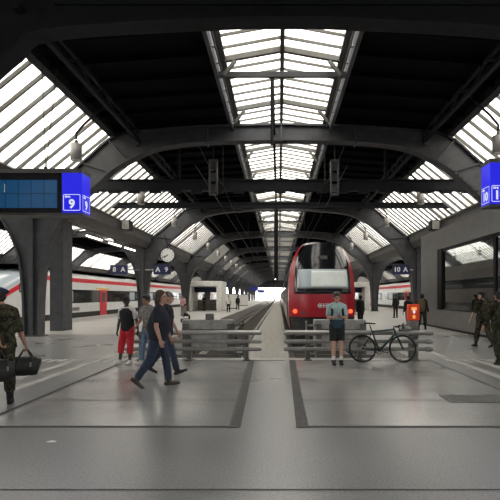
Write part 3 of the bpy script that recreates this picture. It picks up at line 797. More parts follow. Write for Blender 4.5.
for k, y in enumerate((19.0, 23.0)): tube_light((9.765, y, 5.62), 3.2, 'glowing fluorescent light over the kiosk roof, %s' % ('by the blue 10 sign', 'by the far end of the kiosk')[k])
t = thing('signal_mast', 'thin black mast hanging from the suspended beam under the roof ridge', 'hanging mast', (-.16, 27.9, 2.55))
MB().bb(-.11, .11, -.1, .1, 0, 4.1).obj('pole', M['black'], t)
MB().tube([(-.04, -.11, .06), (-.04, -.13, .06)], .03, 8).obj('signal_lamp', M['fluor'], t)
t = thing('hanging_pole', 'slim grey pole hanging from the ridge tie bar below the skylight', 'hanging pole', (-.22, 15.6, 6.4))
MB().tube([(0, 0, 0), (0, 0, 2.12)], .05, 10).obj('pole', M['steel_dark'], t)
MB().box((0, 0, 2.12), (.2, .14, .06)).obj('clamp', M['steel'], t)

# ------------------------------------------------------------------ DEPARTURE BOARDS WITH THE BLUE PLATFORM CUBES
def ring(mb, cx, cz, w_, h_, r_, t_, fn):
    def rr(w2, h2, r2):
        P = []
        for qx, qz, a0 in ((1, 1, 0), (-1, 1, 90), (-1, -1, 180), (1, -1, 270)):
            for k in range(5): a = R(a0 + 22.5 * k); P.append((cx + qx * (w2 / 2 - r2) + r2 * math.cos(a), cz + qz * (h2 / 2 - r2) + r2 * math.sin(a)))
        return P
    o, i = rr(w_, h_, r_), rr(w_ - 2 * t_, h_ - 2 * t_, max(.005, r_ - t_)); n = len(o)
    mb.add([fn(*p) for p in o + i], [(k, (k + 1) % n, n + (k + 1) % n, n + k) for k in range(n)])
def board(sx, num, label, xc, x_far, y0=14.0):
    # cube: inner edge at xc, board reaches outwards to x_far
    CW, CD = .56, .62; zb, zt = (4.02, 5.13) if sx < 0 else (4.27, 5.42)
    t = thing('departure_board', label, 'departure board', (xc, y0, zb), 0, 'hanging departure boards')
    H = zt - zb; x0, x1 = (-CW, 0) if sx < 0 else (0, CW)
    MB().bb(x0, x1, 0, CD, 0, H).obj('platform_cube', M['blue'], t, bevel=.008)
    mid = (x0 + x1) / 2
    mb = MB(); ring(mb, mid, .28, .48, .46, .04, .018, lambda x, z: (x, -.006, z)); mb.obj('number_frame', M['signwhite'], t)
    text(num, .34, M['signwhite'], t, (mid + .0, -.006, .23), 'front', 'platform_number', bold=.012)
    text('Gleis', .075, M['signwhite'], t, (mid - .12, -.006, .44), 'front', 'platform_word', bold=.004)
    xs = .006 if sx < 0 else -.006
    mb = MB(); ring(mb, CD / 2, .28, .52, .46, .04, .018, lambda y, z: (xs, y, z)); mb.obj('number_frame', M['signwhite'], t)
    f = 'right' if sx < 0 else 'left'
    text(num, .34, M['signwhite'], t, (xs, CD / 2, .23), f, 'platform_number', bold=.012)
    text('Gleis', .075, M['signwhite'], t, (xs, CD / 2 + (-.12 if sx < 0 else .12), .44), f, 'platform_word', bold=.004)
    L = abs(x_far - xc) - CW
    a, b = (x0 - L, x0) if sx < 0 else (x1, x1 + L)
    MB().bb(a, b, .02, CD, 0, H).obj('housing', M['black'], t)
    s0, s1 = (a + .1, b - .14) if sx < 0 else (a + .14, b - .1)
    sn = MB().bb(s0, s1, .0, .03, .13, H - .2).obj('screen', M['screen'], t)
    mb = MB(); x = s1 - .36 if sx < 0 else s0 + .36
    while s0 < x < s1: mb.bb(x - .008, x + .008, -.004, .0, .13, H - .2); x += -.36 if sx < 0 else .36
    mb.bb(s0, s1, -.004, 0, .52, .535); mb.obj('screen_divider', M['screenline'], sn)
    if sx < 0: MB().bb(s1 - 1.475, s1 - 1.45, -.006, 0, .56, .8).obj('screen_mark', M['signpale'], sn)
    mb = MB(); e0, e1 = min(a, x0), max(b, x1)
    mb.bb(e0, e1 - (0 if sx < 0 else 0), .0, CD + .05, H, H + .12); mb.bb(e0, e1, .05, CD, -.06, 0); mb.obj('casing_rail', M['fascia'], t)
    xw = xc + sx * 1.15 - xc
    for q in (-.45, .15): MB().tube([(xw, .3, H + .1), (xw + q * 1.0 * -sx * -1, .3, H + 4.35)], .014, 6).obj('suspension_wire', M['steel_dark'], t)
    MB().bb(xw - .04, xw + .04, .26, .34, H + .1, H + .24).obj('wire_anchor', M['steel_dark'], t)
    MB().tube([(xw + sx * 1.9, .3, H + .1), (xw + sx * 1.9, .3, H + 2.6)], .014, 6).obj('suspension_wire', M['steel_dark'], t)
board(-1, '9', 'long blue screened departure board ending in a bright blue cube numbered 9', -5.52, -9.4)
board(1, '10', 'departure board over the soldiers ending in a bright blue cube numbered 10', 5.91, 9.4)

# ------------------------------------------------------------------ PLATFORM SIGNS, CLOCK
def plat_sign(x, label, chars, colx):
    t = thing('platform_sign', label, 'platform sign', (x, 37.5, 3.35), 0, 'dark blue platform signs on column arms')
    MB().box((0, 0, .3), (1.3, .14, .72)).obj('panel', M['sblue'], t, bevel=.02)
    for c, px in zip(chars, (-.32, .32)): text(c, .5, M['signpale'], t, (px, -.08, .3), 'front', 'sign_letter', bold=.012)
    MB().bar((0.6 if colx > x else -.6, 0, .3), (colx - x, .2, .3), .06, .08).obj('arm', M['chrome'], t)
plat_sign(-12.0, 'dark blue sign 8 A on the column arm above the white train', ('8', 'A'), -10.5)
plat_sign(-8.75, 'dark blue sign A 9 under the station clock', ('A', '9'), -10.1)
plat_sign(9.15, 'dark blue sign 10 A beside the kiosk pillar', ('10', 'A'), 10.1)
t = thing('station_clock', 'round white station clock with black hands above the A 9 sign', 'clock', (-8.32, 37.4, 4.73))
MB().tube([(0, -.1, 0), (0, .1, 0)], .56, 32).obj('case', M['steel_dark'], t)
MB().tube([(0, -.115, 0), (0, -.1, 0)], .5, 32).obj('face', M['clockface'], t)
mb = MB()
for k in range(12):
    a = R(30 * k); mb.bar((.37 * math.sin(a), -.118, .37 * math.cos(a)), (.46 * math.sin(a), -.118, .46 * math.cos(a)), .006, .035)
mb.obj('hour_marks', M['black'], t)
MB().bar((.03, -.122, .03), (-.26, -.122, -.2), .006, .06).obj('hour_hand', M['black'], t)
MB().bar((.04, -.128, .0), (-.4, -.128, -.17), .006, .045).obj('minute_hand', M['black'], t)
MB().bar((0, .1, .5), (-.35, .5, 1.55), .07, .07).obj('bracket', M['steel_dark'], t)
# far signs along the platform
for k, (x, y, z) in enumerate(((-5.3, 106, 3.2), (-5.0, 140, 3.0), (-8.0, 72, 3.3))):
    t = thing('platform_sign', ('larger far blue platform sign hanging above the empty track platform', 'smaller far blue platform sign hanging further down the platform', 'far blue platform sign hanging beyond the white portal')[k], 'platform sign', (x, y, z), 0, 'far platform signs')
    MB().box((0, 0, 0), (1.8, .2, .8)).obj('panel', M['farblue'] if k < 2 else M['sblue'], t)
    MB().bb(-.03, .03, -.03, .03, .4, 5.6).obj('rod', M['steel_dark'], t)

# ------------------------------------------------------------------ PORTALS ON THE PLATFORMS
def portal(x, y, label):
    t = thing('stair_portal', label, 'stair portal', (x, y, 0), 0, 'pale stair portals')
    for s in (-1, 1): MB().bb(s * 1.7 - .3, s * 1.7 + .3, 0, 5, 0, 2.75).obj('side_wall', M['concrete_pale'], t, bevel=.06)
    MB().bb(-2.0, 2.0, 0, 5, 2.75, 3.35).obj('roof_frame', M['concrete_pale'], t, bevel=.06)
    MB().bb(-1.4, 1.4, 2.4, 2.6, 2.1, 2.7).obj('sign_panel', M['sblue'], t)
    MB().bb(-1.4, 1.4, 4.5, 4.7, 0, 1.25).obj('parapet', M['concrete'], t)
    mb = MB().tube([(-1.15, .1, 0), (-1.15, .1, 1.0), (-1.15, 3, 1.0)], .03, 8); mb.obj('handrail', M['chrome'], t)
portal(-8.35, 55.5, 'pale stair portal standing on the platform behind the men walking')
portal(8.9, 60.0, 'pale stair portal standing beyond the red train')
for x, y, lab, m in ((-6.3, 66, 'pale platform cabinet past the portal, near the black column', 'concrete_pale'), (-6.1, 86, 'pale platform cabinet far down the platform', 'concrete_pale')):
    t = thing('platform_cabinet', lab, 'cabinet', (x, y, 0), 0, 'platform cabinets')
    MB().bb(-.8, .8, -.4, .4, .1, 1.9).obj('body', M[m], t, bevel=.03); MB().bb(-.75, .75, -.35, .35, 0, .1).obj('base', M['under'], t); MB().bb(-.86, .86, -.46, .46, 1.9, 2.0).obj('roof', M['steel'], t)

# ------------------------------------------------------------------ BICYCLE
def bicycle():
    t = thing('bicycle', 'dark teal road bicycle with drop handlebars leaning on the rail', 'bicycle', (2.64, 12.64, 0), 0)
    rw, fw = V((-.52, 0, .35)), V((.50, 0, .35)); rr = .335
    for c, nm in ((rw, 'wheel'), (fw, 'wheel')):
        ob = MB().torus(c, rr, .021).obj(nm, M['rubber'], t, True)
        MB().torus(c, rr - .02, .013, m=6).obj('rim', M['black'], ob, True)
        mb = MB()
        for k in range(20):
            a = 2 * math.pi * k / 20; e = V((math.cos(a), 0, math.sin(a)))
            mb.tube([c + V((0, (-1) ** k * .025, 0)) + e * .02, c + e * (rr - .02)], .0016, 4)
        mb.obj('spokes', M['chrome'], ob)
        MB().tube([c - V((0, .05, 0)), c + V((0, .05, 0))], .024, 12).obj('hub', M['black'], ob)
    bb, st, ht, hb = V((-.10, 0, .29)), V((-.27, 0, .80)), V((.29, 0, .86)), V((.335, 0, .73))
    mb = MB()
    for a, b, r in ((bb, st, .022), (st - V((-.01, 0, .02)), ht - V((0, 0, .02)), .021), (bb, hb, .029), (ht, hb, .026)): mb.tube([a, b], r, 12)
    for s in (-1, 1):
        mb.tube([bb + V((0, s * .03, 0)), rw + V((0, s * .06, 0))], .011, 8); mb.tube([st - V((0, -s * .015, .06)), rw + V((0, s * .06, 0))], .009, 8)
    mb.obj('frame', M['bikeframe'], t, True)
    mb = MB().tube([hb, hb + V((.02, 0, -.05))], .022, 10)
    for s in (-1, 1): mb.tube([hb + V((.01, s * .03, -.03)), V((.42, s * .05, .55)), fw + V((0, s * .055, 0))], [.015, .014, .010], 10)
    mb.obj('fork', M['bikeframe'], t, True)
    MB().tube([st, st + (st - bb).normalized() * .17], .0135, 10).obj('seatpost', M['black'], t, True)
    sp = st + (st - bb).normalized() * .18
    mb = MB().tube([sp + V((-.13, 0, .03)), sp + V((-.05, 0, .025)), sp + V((.06, 0, .02)), sp + V((.15, 0, .012))], [(.07, .018), (.062, .02), (.03, .02), (.018, .014)], 14, round_end=True, side=(0, 1, 0))
    mb.obj('saddle', M['black'], t, True)
    st2 = ht + V((.09, 0, .055)); MB().tube([ht, ht + V((.0, 0, .045)), st2], .016, 10).obj('stem', M['black'], t, True)
    mb = MB()
    for s in (-1, 1):
        mb.tube([st2, st2 + V((0, s * .17, 0)), st2 + V((.03, s * .2, .0)), st2 + V((.09, s * .205, -.01)), st2 + V((.11, s * .21, -.06)), st2 + V((.07, s * .215, -.12)), st2 + V((.0, s * .215, -.13))], .014, 10)
        mb.tube([st2 + V((.08, s * .205, .0)), st2 + V((.12, s * .205, .06))], .017, 8)
        mb.tube([st2 + V((.115, s * .205, .04)), st2 + V((.13, s * .205, -.07))], .007, 6)
    mb.obj('handlebar', M['black'], t, True)
    mb = MB().torus(bb + V((0, -.055, 0)), .085, .008, m=6); mb.tube([bb - V((0, .07, 0)), bb + V((0, .07, 0))], .02, 10)
    for k in range(5): a = k * 2 * math.pi / 5; mb.tube([bb + V((0, -.055, 0)), bb + V((.083 * math.cos(a), -.055, .083 * math.sin(a)))], .008, 6)
    mb.obj('chainring', M['black'], t, True)
    for s, a in ((-1, R(-15)), (1, R(165))):
        e = bb + V((.17 * math.cos(a), s * .08, .17 * math.sin(a)))
        cr = MB().tube([bb + V((0, s * .07, 0)), e], .011, 8).obj('crank', M['black'], t, True)
        MB().box(e + V((0, s * .05, 0)), (.09, .07, .02)).obj('pedal', M['black'], cr)
    mb = MB().torus(rw + V((0, -.05, 0)), .045, .012, m=6)
    MB().tube([bb + V((0, -.055, .085)), rw + V((0, -.055, .05))], .005, 6).tube([bb + V((0, -.055, -.085)), rw + V((.02, -.055, -.1)), rw + V((-.02, -.055, -.05))], .005, 6).obj('chain', M['chrome'], t)
    mb.obj('cassette', M['chrome'], t, True)
    d = (hb - bb).normalized()
    mb = MB()
    for k in range(3): mb.torus(bb + d * (.2 + .06 * k) + V((-.045, 0, .03)), .036, .004, 'Z', 14, 5)
    mb.obj('bottle_cage', M['black'], t)
    t.rotation_euler = (R(-9), 0, 0)
    return t
bicycle()
t = thing('bicycle_helmet', 'grey vented bicycle helmet hooked on the rail by the handlebar', 'helmet', (3.3, 12.97, .772))
MB().ell((0, 0, .075), (.14, .1, .09)).obj('shell', M['tube'], t, True)
mb = MB()
for y in (-.05, 0, .05): mb.tube([(-.12, y, .105), (0, y * 1.2, .165), (.12, y, .105)], .012, 6)
mb.obj('vents', M['post'], t)

# litter
o = MB().add([(-.09, -.02, .004), (.08, -.03, .003), (.09, .02, .012), (.0, .035, .02), (-.08, .025, .006)], [(0, 1, 2, 3, 4)]).obj('paper_scrap', M['paper'], None, origin=(0, 0, 0))
o.scale = (.65, .7, .7); o.location = (-2.62, 5.75, .0); sd = o.modifiers.new('s', 'SOLIDIFY'); sd.thickness = .003
tag(o, 'white paper scrap lying on the bare concourse floor', 'litter')

# ------------------------------------------------------------------ PEOPLE
def remesh(mb, name, m, parent, vox, smooth=2, disp=0):
    me = mb.mesh(name); o = bpy.data.objects.new(name, me); C.objects.link(o)
    r = o.modifiers.new('r', 'REMESH'); r.mode = 'VOXEL'; r.voxel_size = vox
    if smooth: k = o.modifiers.new('s', 'SMOOTH'); k.factor = .5; k.iterations = smooth
    dg = bpy.context.evaluated_depsgraph_get(); dg.update()
    out = bpy.data.meshes.new_from_object(o.evaluated_get(dg)); bpy.data.objects.remove(o)
    out.materials.clear(); out.materials.append(m)
    for p in out.polygons: p.use_smooth = True
    if disp:
        for v in out.vertices:
            n = noise.noise(V((v.co.x * 9, v.co.y * 9, v.co.z * 6))) + .5 * noise.noise(v.co * 22)
            v.co = v.co + v.normal * (n * disp)
    q = bpy.data.objects.new(name, out); C.objects.link(q); q.parent = parent; return q

class Body: pass
def skeleton(H, lean=0, twist=0, legs=None, arms=None, head=(0, 0), side=0):
    k = H / 1.78; B = Body(); B.k = k
    legs = legs or ((0, 0, 3), (0, 0, 3)); arms = arms or ((0, 8, 8, 0), (0, 8, 8, 0))
    Ml = Matrix.Rotation(R(-lean), 3, 'X') @ Matrix.Rotation(R(side), 3, 'Y'); Mt = Ml @ Matrix.Rotation(R(twist), 3, 'Z')
    B.Ml = Ml; B.Mt = Mt
    pel = V((0, 0, 0))
    up = lambda z, y=0: Ml @ V((0, y * k, z * k))
    B.spine = [up(-.09), up(0), up(.13), up(.28, .01), up(.42), up(.50, -.005)]
    B.neck = [up(.50, -.005), up(.58, .01)]
    Mh = Ml @ Matrix.Rotation(R(twist * .5), 3, 'Z') @ Matrix.Rotation(R(head[1]), 3, 'Z') @ Matrix.Rotation(R(-head[0]), 3, 'X'); B.Mh = Mh
    B.head = up(.565, .01) + Mh @ V((0, .02 * k, .108 * k))
    def d(a, b, s): a, b = R(a), R(b); return V((s * math.sin(b), math.sin(a) * math.cos(b), -math.cos(a) * math.cos(b)))
    B.legs = []
    for s, (a, kn, ab) in zip((1, -1), legs):
        h = V((s * .092 * k, 0, -.03 * k)); kneep = h + d(a, ab, s) * .43 * k; ank = kneep + d(a - kn, ab * .5, s) * .42 * k
        B.legs.append([h, kneep, ank, a - kn])
    B.arms = []
    for s, ar in zip((1, -1), arms):
        a, ab, el, inw = ar[:4]
        sh = Mt @ V((s * .185 * k, 0, .445 * k)); e = sh + Ml @ d(a, ab, s) * .29 * k; w = e + Ml @ d(a + el, ab - inw, s) * .255 * k
        B.arms.append([sh, e, w, s])
    return B
def foot_dir(ang, tip): 
    return ang
def make_person(name, label, loc, yaw, H=1.78, pose=None, skin='skin', top='navy', sleeve='short', pants='denim', plen='long', shoes='shoebrown', socks=None,
                hair='hairdark', hairstyle='short', cap=None, belly=0, vest=None, detail=1, feet=(None, None), wide=1.0, group=None, curl=(45, 45), face=True, hem=-.10, zoff=0):
    pose = pose or {}; B = skeleton(H, **pose); k = B.k; vox = .0085 if detail == 2 else .0125 if detail == 1 else .02
    t = thing('person', label, 'person', (0, 0, 0), 0, group)
    sk = M[skin]; body = MB()
    sx = lambda r, f=1: [(a * k * f, b * k * f) for a, b in r]
    tr = [(.155 * wide, .105), (.165 * wide, .115 + belly * .5), (.15 * wide, .108 + belly), (.165 * wide, .115 + belly * .6), (.178 * wide, .105), (.09, .07)]
    SD = B.Mt @ V((1, 0, 0))
    body.tube(B.spine, sx(tr), 20, round_end=True, side=SD)
    body.tube([B.neck[0] - B.Ml @ V((0, 0, .05 * k)), B.neck[1], B.head], [.062 * k, .056 * k, .05 * k], 14)
    for sh, e, w_, s in B.arms: body.tube([B.neck[1] - B.Ml @ V((0, 0, .02 * k)), B.spine[5] * .55 + sh * .45 + B.Ml @ V((0, 0, .022 * k)), sh], [.042 * k, .05 * k, .05 * k], 12, round_end=True)
    Mh, hd = B.Mh, B.head
    hp = lambda x, y, z: hd + Mh @ V((x * k, y * k, z * k))
    body.ell(hp(0, -.008, .03), (.077 * k, .096 * k, .092 * k), Mh, 18, 12); body.ell(hp(0, .018, -.035), (.058 * k, .072 * k, .08 * k), Mh, 16, 10)
    body.ell(hp(0, .045, -.085), (.03 * k, .034 * k, .028 * k), Mh)
    body.tube([hp(0, .085, .03), hp(0, .112, -.018), hp(0, .09, -.03)], [.011 * k, .017 * k, .014 * k], 8)
    body.ell(hp(0, .085, -.055), (.024 * k, .014 * k, .012 * k), Mh)
    for s in (-1, 1):
        body.ell(hp(s * .08, -.01, -.005), (.012 * k, .024 * k, .034 * k), Mh, 10, 8)
        body.ell(hp(s * .03, .078, .035), (.026 * k, .014 * k, .01 * k), Mh, 10, 6)
    feet_pts = []
    for i, (h, kn, an, ang) in enumerate(B.legs):
        ca = kn + (an - kn) * .35
        body.tube([h + V((0, 0, .03 * k)), h + (kn - h) * .5, kn, ca + V((0, -.012 * k, 0)), an + (kn - an) * .1, an], [.088 * k * wide, .076 * k, .056 * k, .057 * k, .04 * k, .038 * k], 16, round_end=True)
        fa = feet[i] if feet[i] is not None else 0           # toe pitch, + = toes down
        f = V((0, math.cos(R(fa)), -math.sin(R(fa)))); u = V((0, math.sin(R(fa)), math.cos(R(fa))))
        heel = an - f * .05 * k - u * .05 * k; toe = an + f * .17 * k - u * .058 * k
        body.tube([heel, an + f * .03 * k - u * .045 * k, an + f * .11 * k - u * .055 * k, toe], sx([(.034, .034), (.04, .04), (.042, .026), (.03, .018)]), 12, round_end=True, side=(1, 0, 0))
        feet_pts.append((an, f, u, heel, toe))
    B.hands = []
    for i, (sh, e, w, s) in enumerate(B.arms):
        body.tube([B.spine[4] + (sh - B.spine[4]) * .55, sh, sh + (e - sh) * .5, e, e + (w - e) * .35, w], [.06 * k, .058 * k, .047 * k, .039 * k, .04 * k, .026 * k], 14, round_end=True)
        f = (w - e).normalized(); n = B.Mt @ V((-s, 0, 0)); n = (n - f * n.dot(f)); n = n.normalized() if n.length > .05 else V((0, 0, -1)); q = f.cross(n)
        if len(pose.get('arms', ((),))[i] if pose.get('arms') else ()) > 4: n = V(pose['arms'][i][4]); n = (n - f * n.dot(f)).normalized(); q = f.cross(n)
        palm = w + f * .05 * k
        body.tube([w - f * .01 * k, w + f * .04 * k, w + f * .085 * k], sx([(.026, .02), (.040, .017), (.039, .014)]), 12, round_end=True, side=q)
        fr = max(.0088 * k, vox * .85); c0 = R(curl[i] * .45); 
        for j, (off, ln) in enumerate(((-.03, .066), (-.010, .078), (.010, .074), (.029, .058))):
            p = w + f * .085 * k + q * off * k; pts = [p - f * .02 * k]; a = R(6)
            pts.append(p)
            for seg in (.45, .32, .26):
                a += c0; p = p + (f * math.cos(a) + n * math.sin(a)) * ln * k * seg; pts.append(p)
            body.tube(pts, [fr, fr, fr * .97, fr * .92, fr * .8], 8, round_end=True)
        th = -1 if q.dot(V((0, 1, 0))) < 0 else 1
        p = w + f * .025 * k + q * th * .03 * k
        body.tube([p - q * th * .015 * k, p + q * th * .022 * k + f * .02 * k + n * .01 * k, p + q * th * .028 * k + f * .048 * k + n * .022 * k, p + q * th * .02 * k + f * .068 * k + n * .03 * k], [fr * 1.4, fr * 1.25, fr * 1.1, fr * .9], 8, round_end=True)
        B.hands.append((w + f * .085 * k + n * .02 * k, f, n, q))
    # grounding
    zmin = min(min((an - u * .088 * k).z, (hl - u * .036 * k).z, (toe - u * .026 * k).z) for an, f, u, hl, toe in feet_pts)
    lift = V((0, 0, -zmin + .004))
    t.location = V(loc) + V((0, 0, zoff)); t.rotation_euler = (0, 0, yaw)
    def fin(mb): mb.v = [p + lift for p in mb.v]; return mb
    def cloth(mb, name, m, d=.004, vx=None, sm=3): return remesh(fin(mb), name, M[m], t, vx or max(vox, .012), sm, d if detail else 0)
    remesh(fin(body), 'body', sk, t, vox, 2)
    # top
    g = 1.13; mb = MB()
    hz = B.Ml @ V((0, 0, hem * k))
    mb.tube([hz] + B.spine[1:], sx([(.178 * wide, .132 + belly * .35)] + [(a, b + .012) for a, b in tr[1:]], 1.09), 20, round_end=False, side=SD)
    mb.tube([B.spine[4], B.spine[5], B.neck[0] + (B.neck[1] - B.neck[0]) * .45], sx([(.15, .10), (.10, .085), (.074, .07)]), 16, side=SD)
    for sh, e, w_, s in B.arms: mb.tube([B.neck[0] + (B.neck[1] - B.neck[0]) * .3, B.spine[5] * .55 + sh * .45 + B.Ml @ V((0, 0, .022 * k)), sh], [.055 * k, .064 * k, .068 * k], 12, round_end=True)
    for sh, e, w, s in B.arms:
        base = B.spine[4] + (sh - B.spine[4]) * .5
        if sleeve == 'long': mb.tube([base, sh, sh + (e - sh) * .5, e, e + (w - e) * .5, e + (w - e) * .93], [.074 * k, .073 * k, .063 * k, .055 * k, .05 * k, .04 * k], 14)
        elif sleeve == 'rolled': mb.tube([base, sh, sh + (e - sh) * .5, e, e + (w - e) * .1], [.074 * k, .073 * k, .064 * k, .058 * k, .058 * k], 14)
        elif sleeve == 'short': mb.tube([base, sh, sh + (e - sh) * .35, sh + (e - sh) * .78], [.074 * k, .074 * k, .07 * k, .066 * k], 14)
    cloth(mb, 'shirt', top, .004)
    # trousers
    mb = MB()
    mb.tube([B.Ml @ V((0, 0, .07 * k)), V((0, 0, 0)), V((0, 0, -.10 * k)), V((0, 0, -.19 * k))], sx([(.162 * wide, .125 + belly * .4), (.176 * wide, .132 + belly * .2), (.16, .13), (.09, .10)]), 20, side=(1, 0, 0))
    for h, kn, an, ang in B.legs:
        if plen == 'long': mb.tube([h + V((0, 0, .06 * k)), h + (kn - h) * .45, kn, kn + (an - kn) * .45, an + (kn - an) * .04], [.104 * k * wide, .095 * k, .076 * k, .074 * k, .066 * k], 16)
        elif plen == 'bloused': mb.tube([h + V((0, 0, .06 * k)), h + (kn - h) * .45, kn, kn + (an - kn) * .4, an + (kn - an) * .3, an + (kn - an) * .22], [.108 * k * wide, .10 * k, .084 * k, .085 * k, .078 * k, .055 * k], 16)
        elif plen == 'three_quarter': mb.tube([h + V((0, 0, .06 * k)), h + (kn - h) * .45, kn, kn + (an - kn) * .55], [.108 * k, .102 * k, .09 * k, .08 * k], 16)
        else: mb.tube([h + V((0, 0, .06 * k)), h + (kn - h) * .45, h + (kn - h) * .86], [.106 * k, .1 * k, .094 * k], 16)
    cloth(mb, 'trousers' if plen != 'short' else 'shorts', pants, .005)
    # shoes and socks
    for (an, f, u, heel, toe), (h, kn, a2, ang) in zip(feet_pts, B.legs):
        mb = MB(); mb.tube([heel - f * .008 * k, an + f * .03 * k - u * .048 * k, an + f * .11 * k - u * .058 * k, toe + f * .015 * k], sx([(.040, .040), (.047, .046), (.05, .036), (.036, .026)]), 12, round_end=True, side=(1, 0, 0))
        hi = .28 if plen == 'bloused' else .05
        mb.tube([an - u * .04 * k, an, an + (kn - an) * hi], [.05 * k, .052 * k, .054 * k], 12)
        so = cloth(mb, 'shoe' if hi < .1 else 'boot', shoes, 0, .012, 2)
        if detail:
            s2 = MB().tube([heel - f * .012 * k - u * .028 * k, an + f * .05 * k - u * .08 * k, toe + f * .022 * k - u * .016 * k], sx([(.04, .012), (.05, .012), (.038, .012)]), 12, round_end=True, side=(1, 0, 0))
            q = fin(s2).obj('sole', M['rubber' if shoes != 'shoewhite' else 'whitecloth'], so)
        if socks:
            mb = MB().tube([an, an + (kn - an) * .28], [.048 * k, .05 * k], 12); cloth(mb, 'sock', socks, 0)
    # hair, hats
    mb = MB()
    if hairstyle in ('short', 'long', 'curly', 'cropped'):
        th = {'short': .012, 'long': .016, 'curly': .024, 'cropped': .005}[hairstyle]
        mb.ell(hp(0, -.034, .056), ((.080 + th) * k, (.088 + th) * k, (.078 + th) * k), Mh, 18, 12); mb.ell(hp(0, -.055, .0), ((.072 + th * .6) * k, (.052 + th) * k, .085 * k), Mh)
        if hairstyle == 'long':
            mb.tube([hp(0, -.06, .04), hp(0, -.085, -.05), hp(0, -.085, -.15)], sx([(.088, .05), (.092, .045), (.07, .03)]), 14, round_end=True, side=Mh @ V((1, 0, 0)))
            for s in (-1, 1): mb.tube([hp(s * .082, .01, .05), hp(s * .088, -.02, -.03), hp(s * .08, -.03, -.10)], [.02 * k, .028 * k, .02 * k], 10, round_end=True)
        if hairstyle == 'curly': mb.ell(hp(0, .03, .10), (.07 * k, .055 * k, .045 * k), Mh)
        remesh(fin(mb), 'hair', M[hair], t, max(.011, vox), 1, .005 if detail else 0)
    if cap == 'cap':
        mb = MB().ell(hp(0, -.012, .062), (.089 * k, .106 * k, .075 * k), Mh, 18, 10); mb.tube([hp(0, .07, .055), hp(0, .13, .048), hp(0, .165, .035)], sx([(.075, .012), (.068, .010), (.04, .008)]), 14, round_end=True, side=Mh @ V((1, 0, 0)))
        remesh(fin(mb), 'cap', M['greyplain'], t, .01, 1)
    if cap in ('beret', 'darkberet', 'beanie'):
        mb = MB()
        if cap == 'beanie': mb.ell(hp(0, -.018, .065), (.098 * k, .11 * k, .085 * k), Mh, 18, 10)
        else: mb.ell(hp(.02, -.012, .085), (.112 * k, .12 * k, .045 * k), Mh @ Matrix.Rotation(R(14), 3, 'Y'), 20, 10); mb.tube([hp(0, -.012, .045), hp(0, -.012, .08)], sx([(.088, .105), (.09, .108)]), 18, side=Mh @ V((1, 0, 0)))
        remesh(fin(mb), 'beret' if cap != 'beanie' else 'beanie', M['beret' if cap == 'beret' else 'blackcloth'], t, .011, 2)
    if face and detail:
        for s in (-1, 1):
            fin(MB().ell(hp(s * .031, .079, .012), (.013 * k, .008 * k, .008 * k), Mh, 10, 6)).obj('eye', M['eye'], t, True)
            fin(MB().ell(hp(s * .031, .090, .036), (.02 * k, .006 * k, .005 * k), Mh, 10, 6)).obj('eyebrow', M[hair], t, True)
        fin(MB().ell(hp(0, .092, -.052), (.022 * k, .006 * k, .006 * k), Mh, 10, 6)).obj('mouth', M['lips'], t, True)
    if vest:
        mb = MB().tube(B.spine[1:], sx([(a * 1.13, b + .03) for a, b in tr[1:]], 1.08), 20, side=SD); mb.tube([B.Ml @ V((0, 0, -.1 * k)), B.spine[1], B.spine[2]], sx([(.185, .14), (.185, .145), (.17, .14)], 1.06), 20, side=SD); cloth(mb, 'vest', vest, .006)
    W = Matrix.Translation(t.location) @ Matrix.Rotation(yaw, 4, 'Z')
    B.W = lambda p: W @ (V(p) + lift)
    B.D = lambda p: Matrix.Rotation(yaw, 3, 'Z') @ V(p)
    B.obj = t; B.yaw = yaw; return B

def backpack(B, label, m, size=(.34, .18, .46), z=.25, straps=True, dark='blackcloth', group=None, front=False):
    k = B.k; sg = 1 if front else -1
    c = B.W(B.Ml @ V((0, sg * (.155 + size[1] / 2) * k, z * k)))
    t = thing('backpack', label, 'backpack', c, B.yaw, group); t.rotation_euler = (B.Ml @ Matrix.Identity(3)).to_euler(); t.rotation_euler = (Matrix.Rotation(B.yaw, 3, 'Z') @ B.Ml).to_euler()
    sx_, sy, sz = size
    mb = MB()
    mb.tube([(0, 0, -sz / 2 + .03), (0, 0, -sz * .2), (0, 0, sz * .2), (0, 0, sz / 2 - .05)], [(sx_ * .46, sy * .42), (sx_ * .5, sy * .5), (sx_ * .48, sy * .46), (sx_ * .36, sy * .34)], 20, round_end=True, side=(1, 0, 0))
    remesh(mb, 'main_bag', M[m], t, .016, 2, .006)
    remesh(MB().tube([(0, -sg * 0 + sg * sy * .5, -sz * .28), (0, sg * sy * .5, .02)], [(sx_ * .36, sy * .22), (sx_ * .33, sy * .2)], 16, round_end=True, side=(1, 0, 0)), 'front_pocket', M[m], t, .014, 2, .004)
    MB().tube([(-.04, -sg * sy * .2, sz / 2), (0, -sg * sy * .2, sz / 2 + .05), (.04, -sg * sy * .2, sz / 2)], .008, 6).obj('grab_handle', M[dark], t)
    if straps:
        for s in (-1, 1):
            b = -sg * (sy / 2 + .0)
            MB().tube([(s * .10, b, sz * .3), (s * .115, b - sg * .06, sz / 2 + .06), (s * .125, b - sg * .22, sz * .42), (s * .13, b - sg * .335, .05), (s * .16, b - sg * .2, -sz * .35), (s * .12, b, -sz * .36)],
                      [(.03, .008)] * 6, 8, side=(1, 0, 0)).obj('strap', M[dark], t, True)
    return t
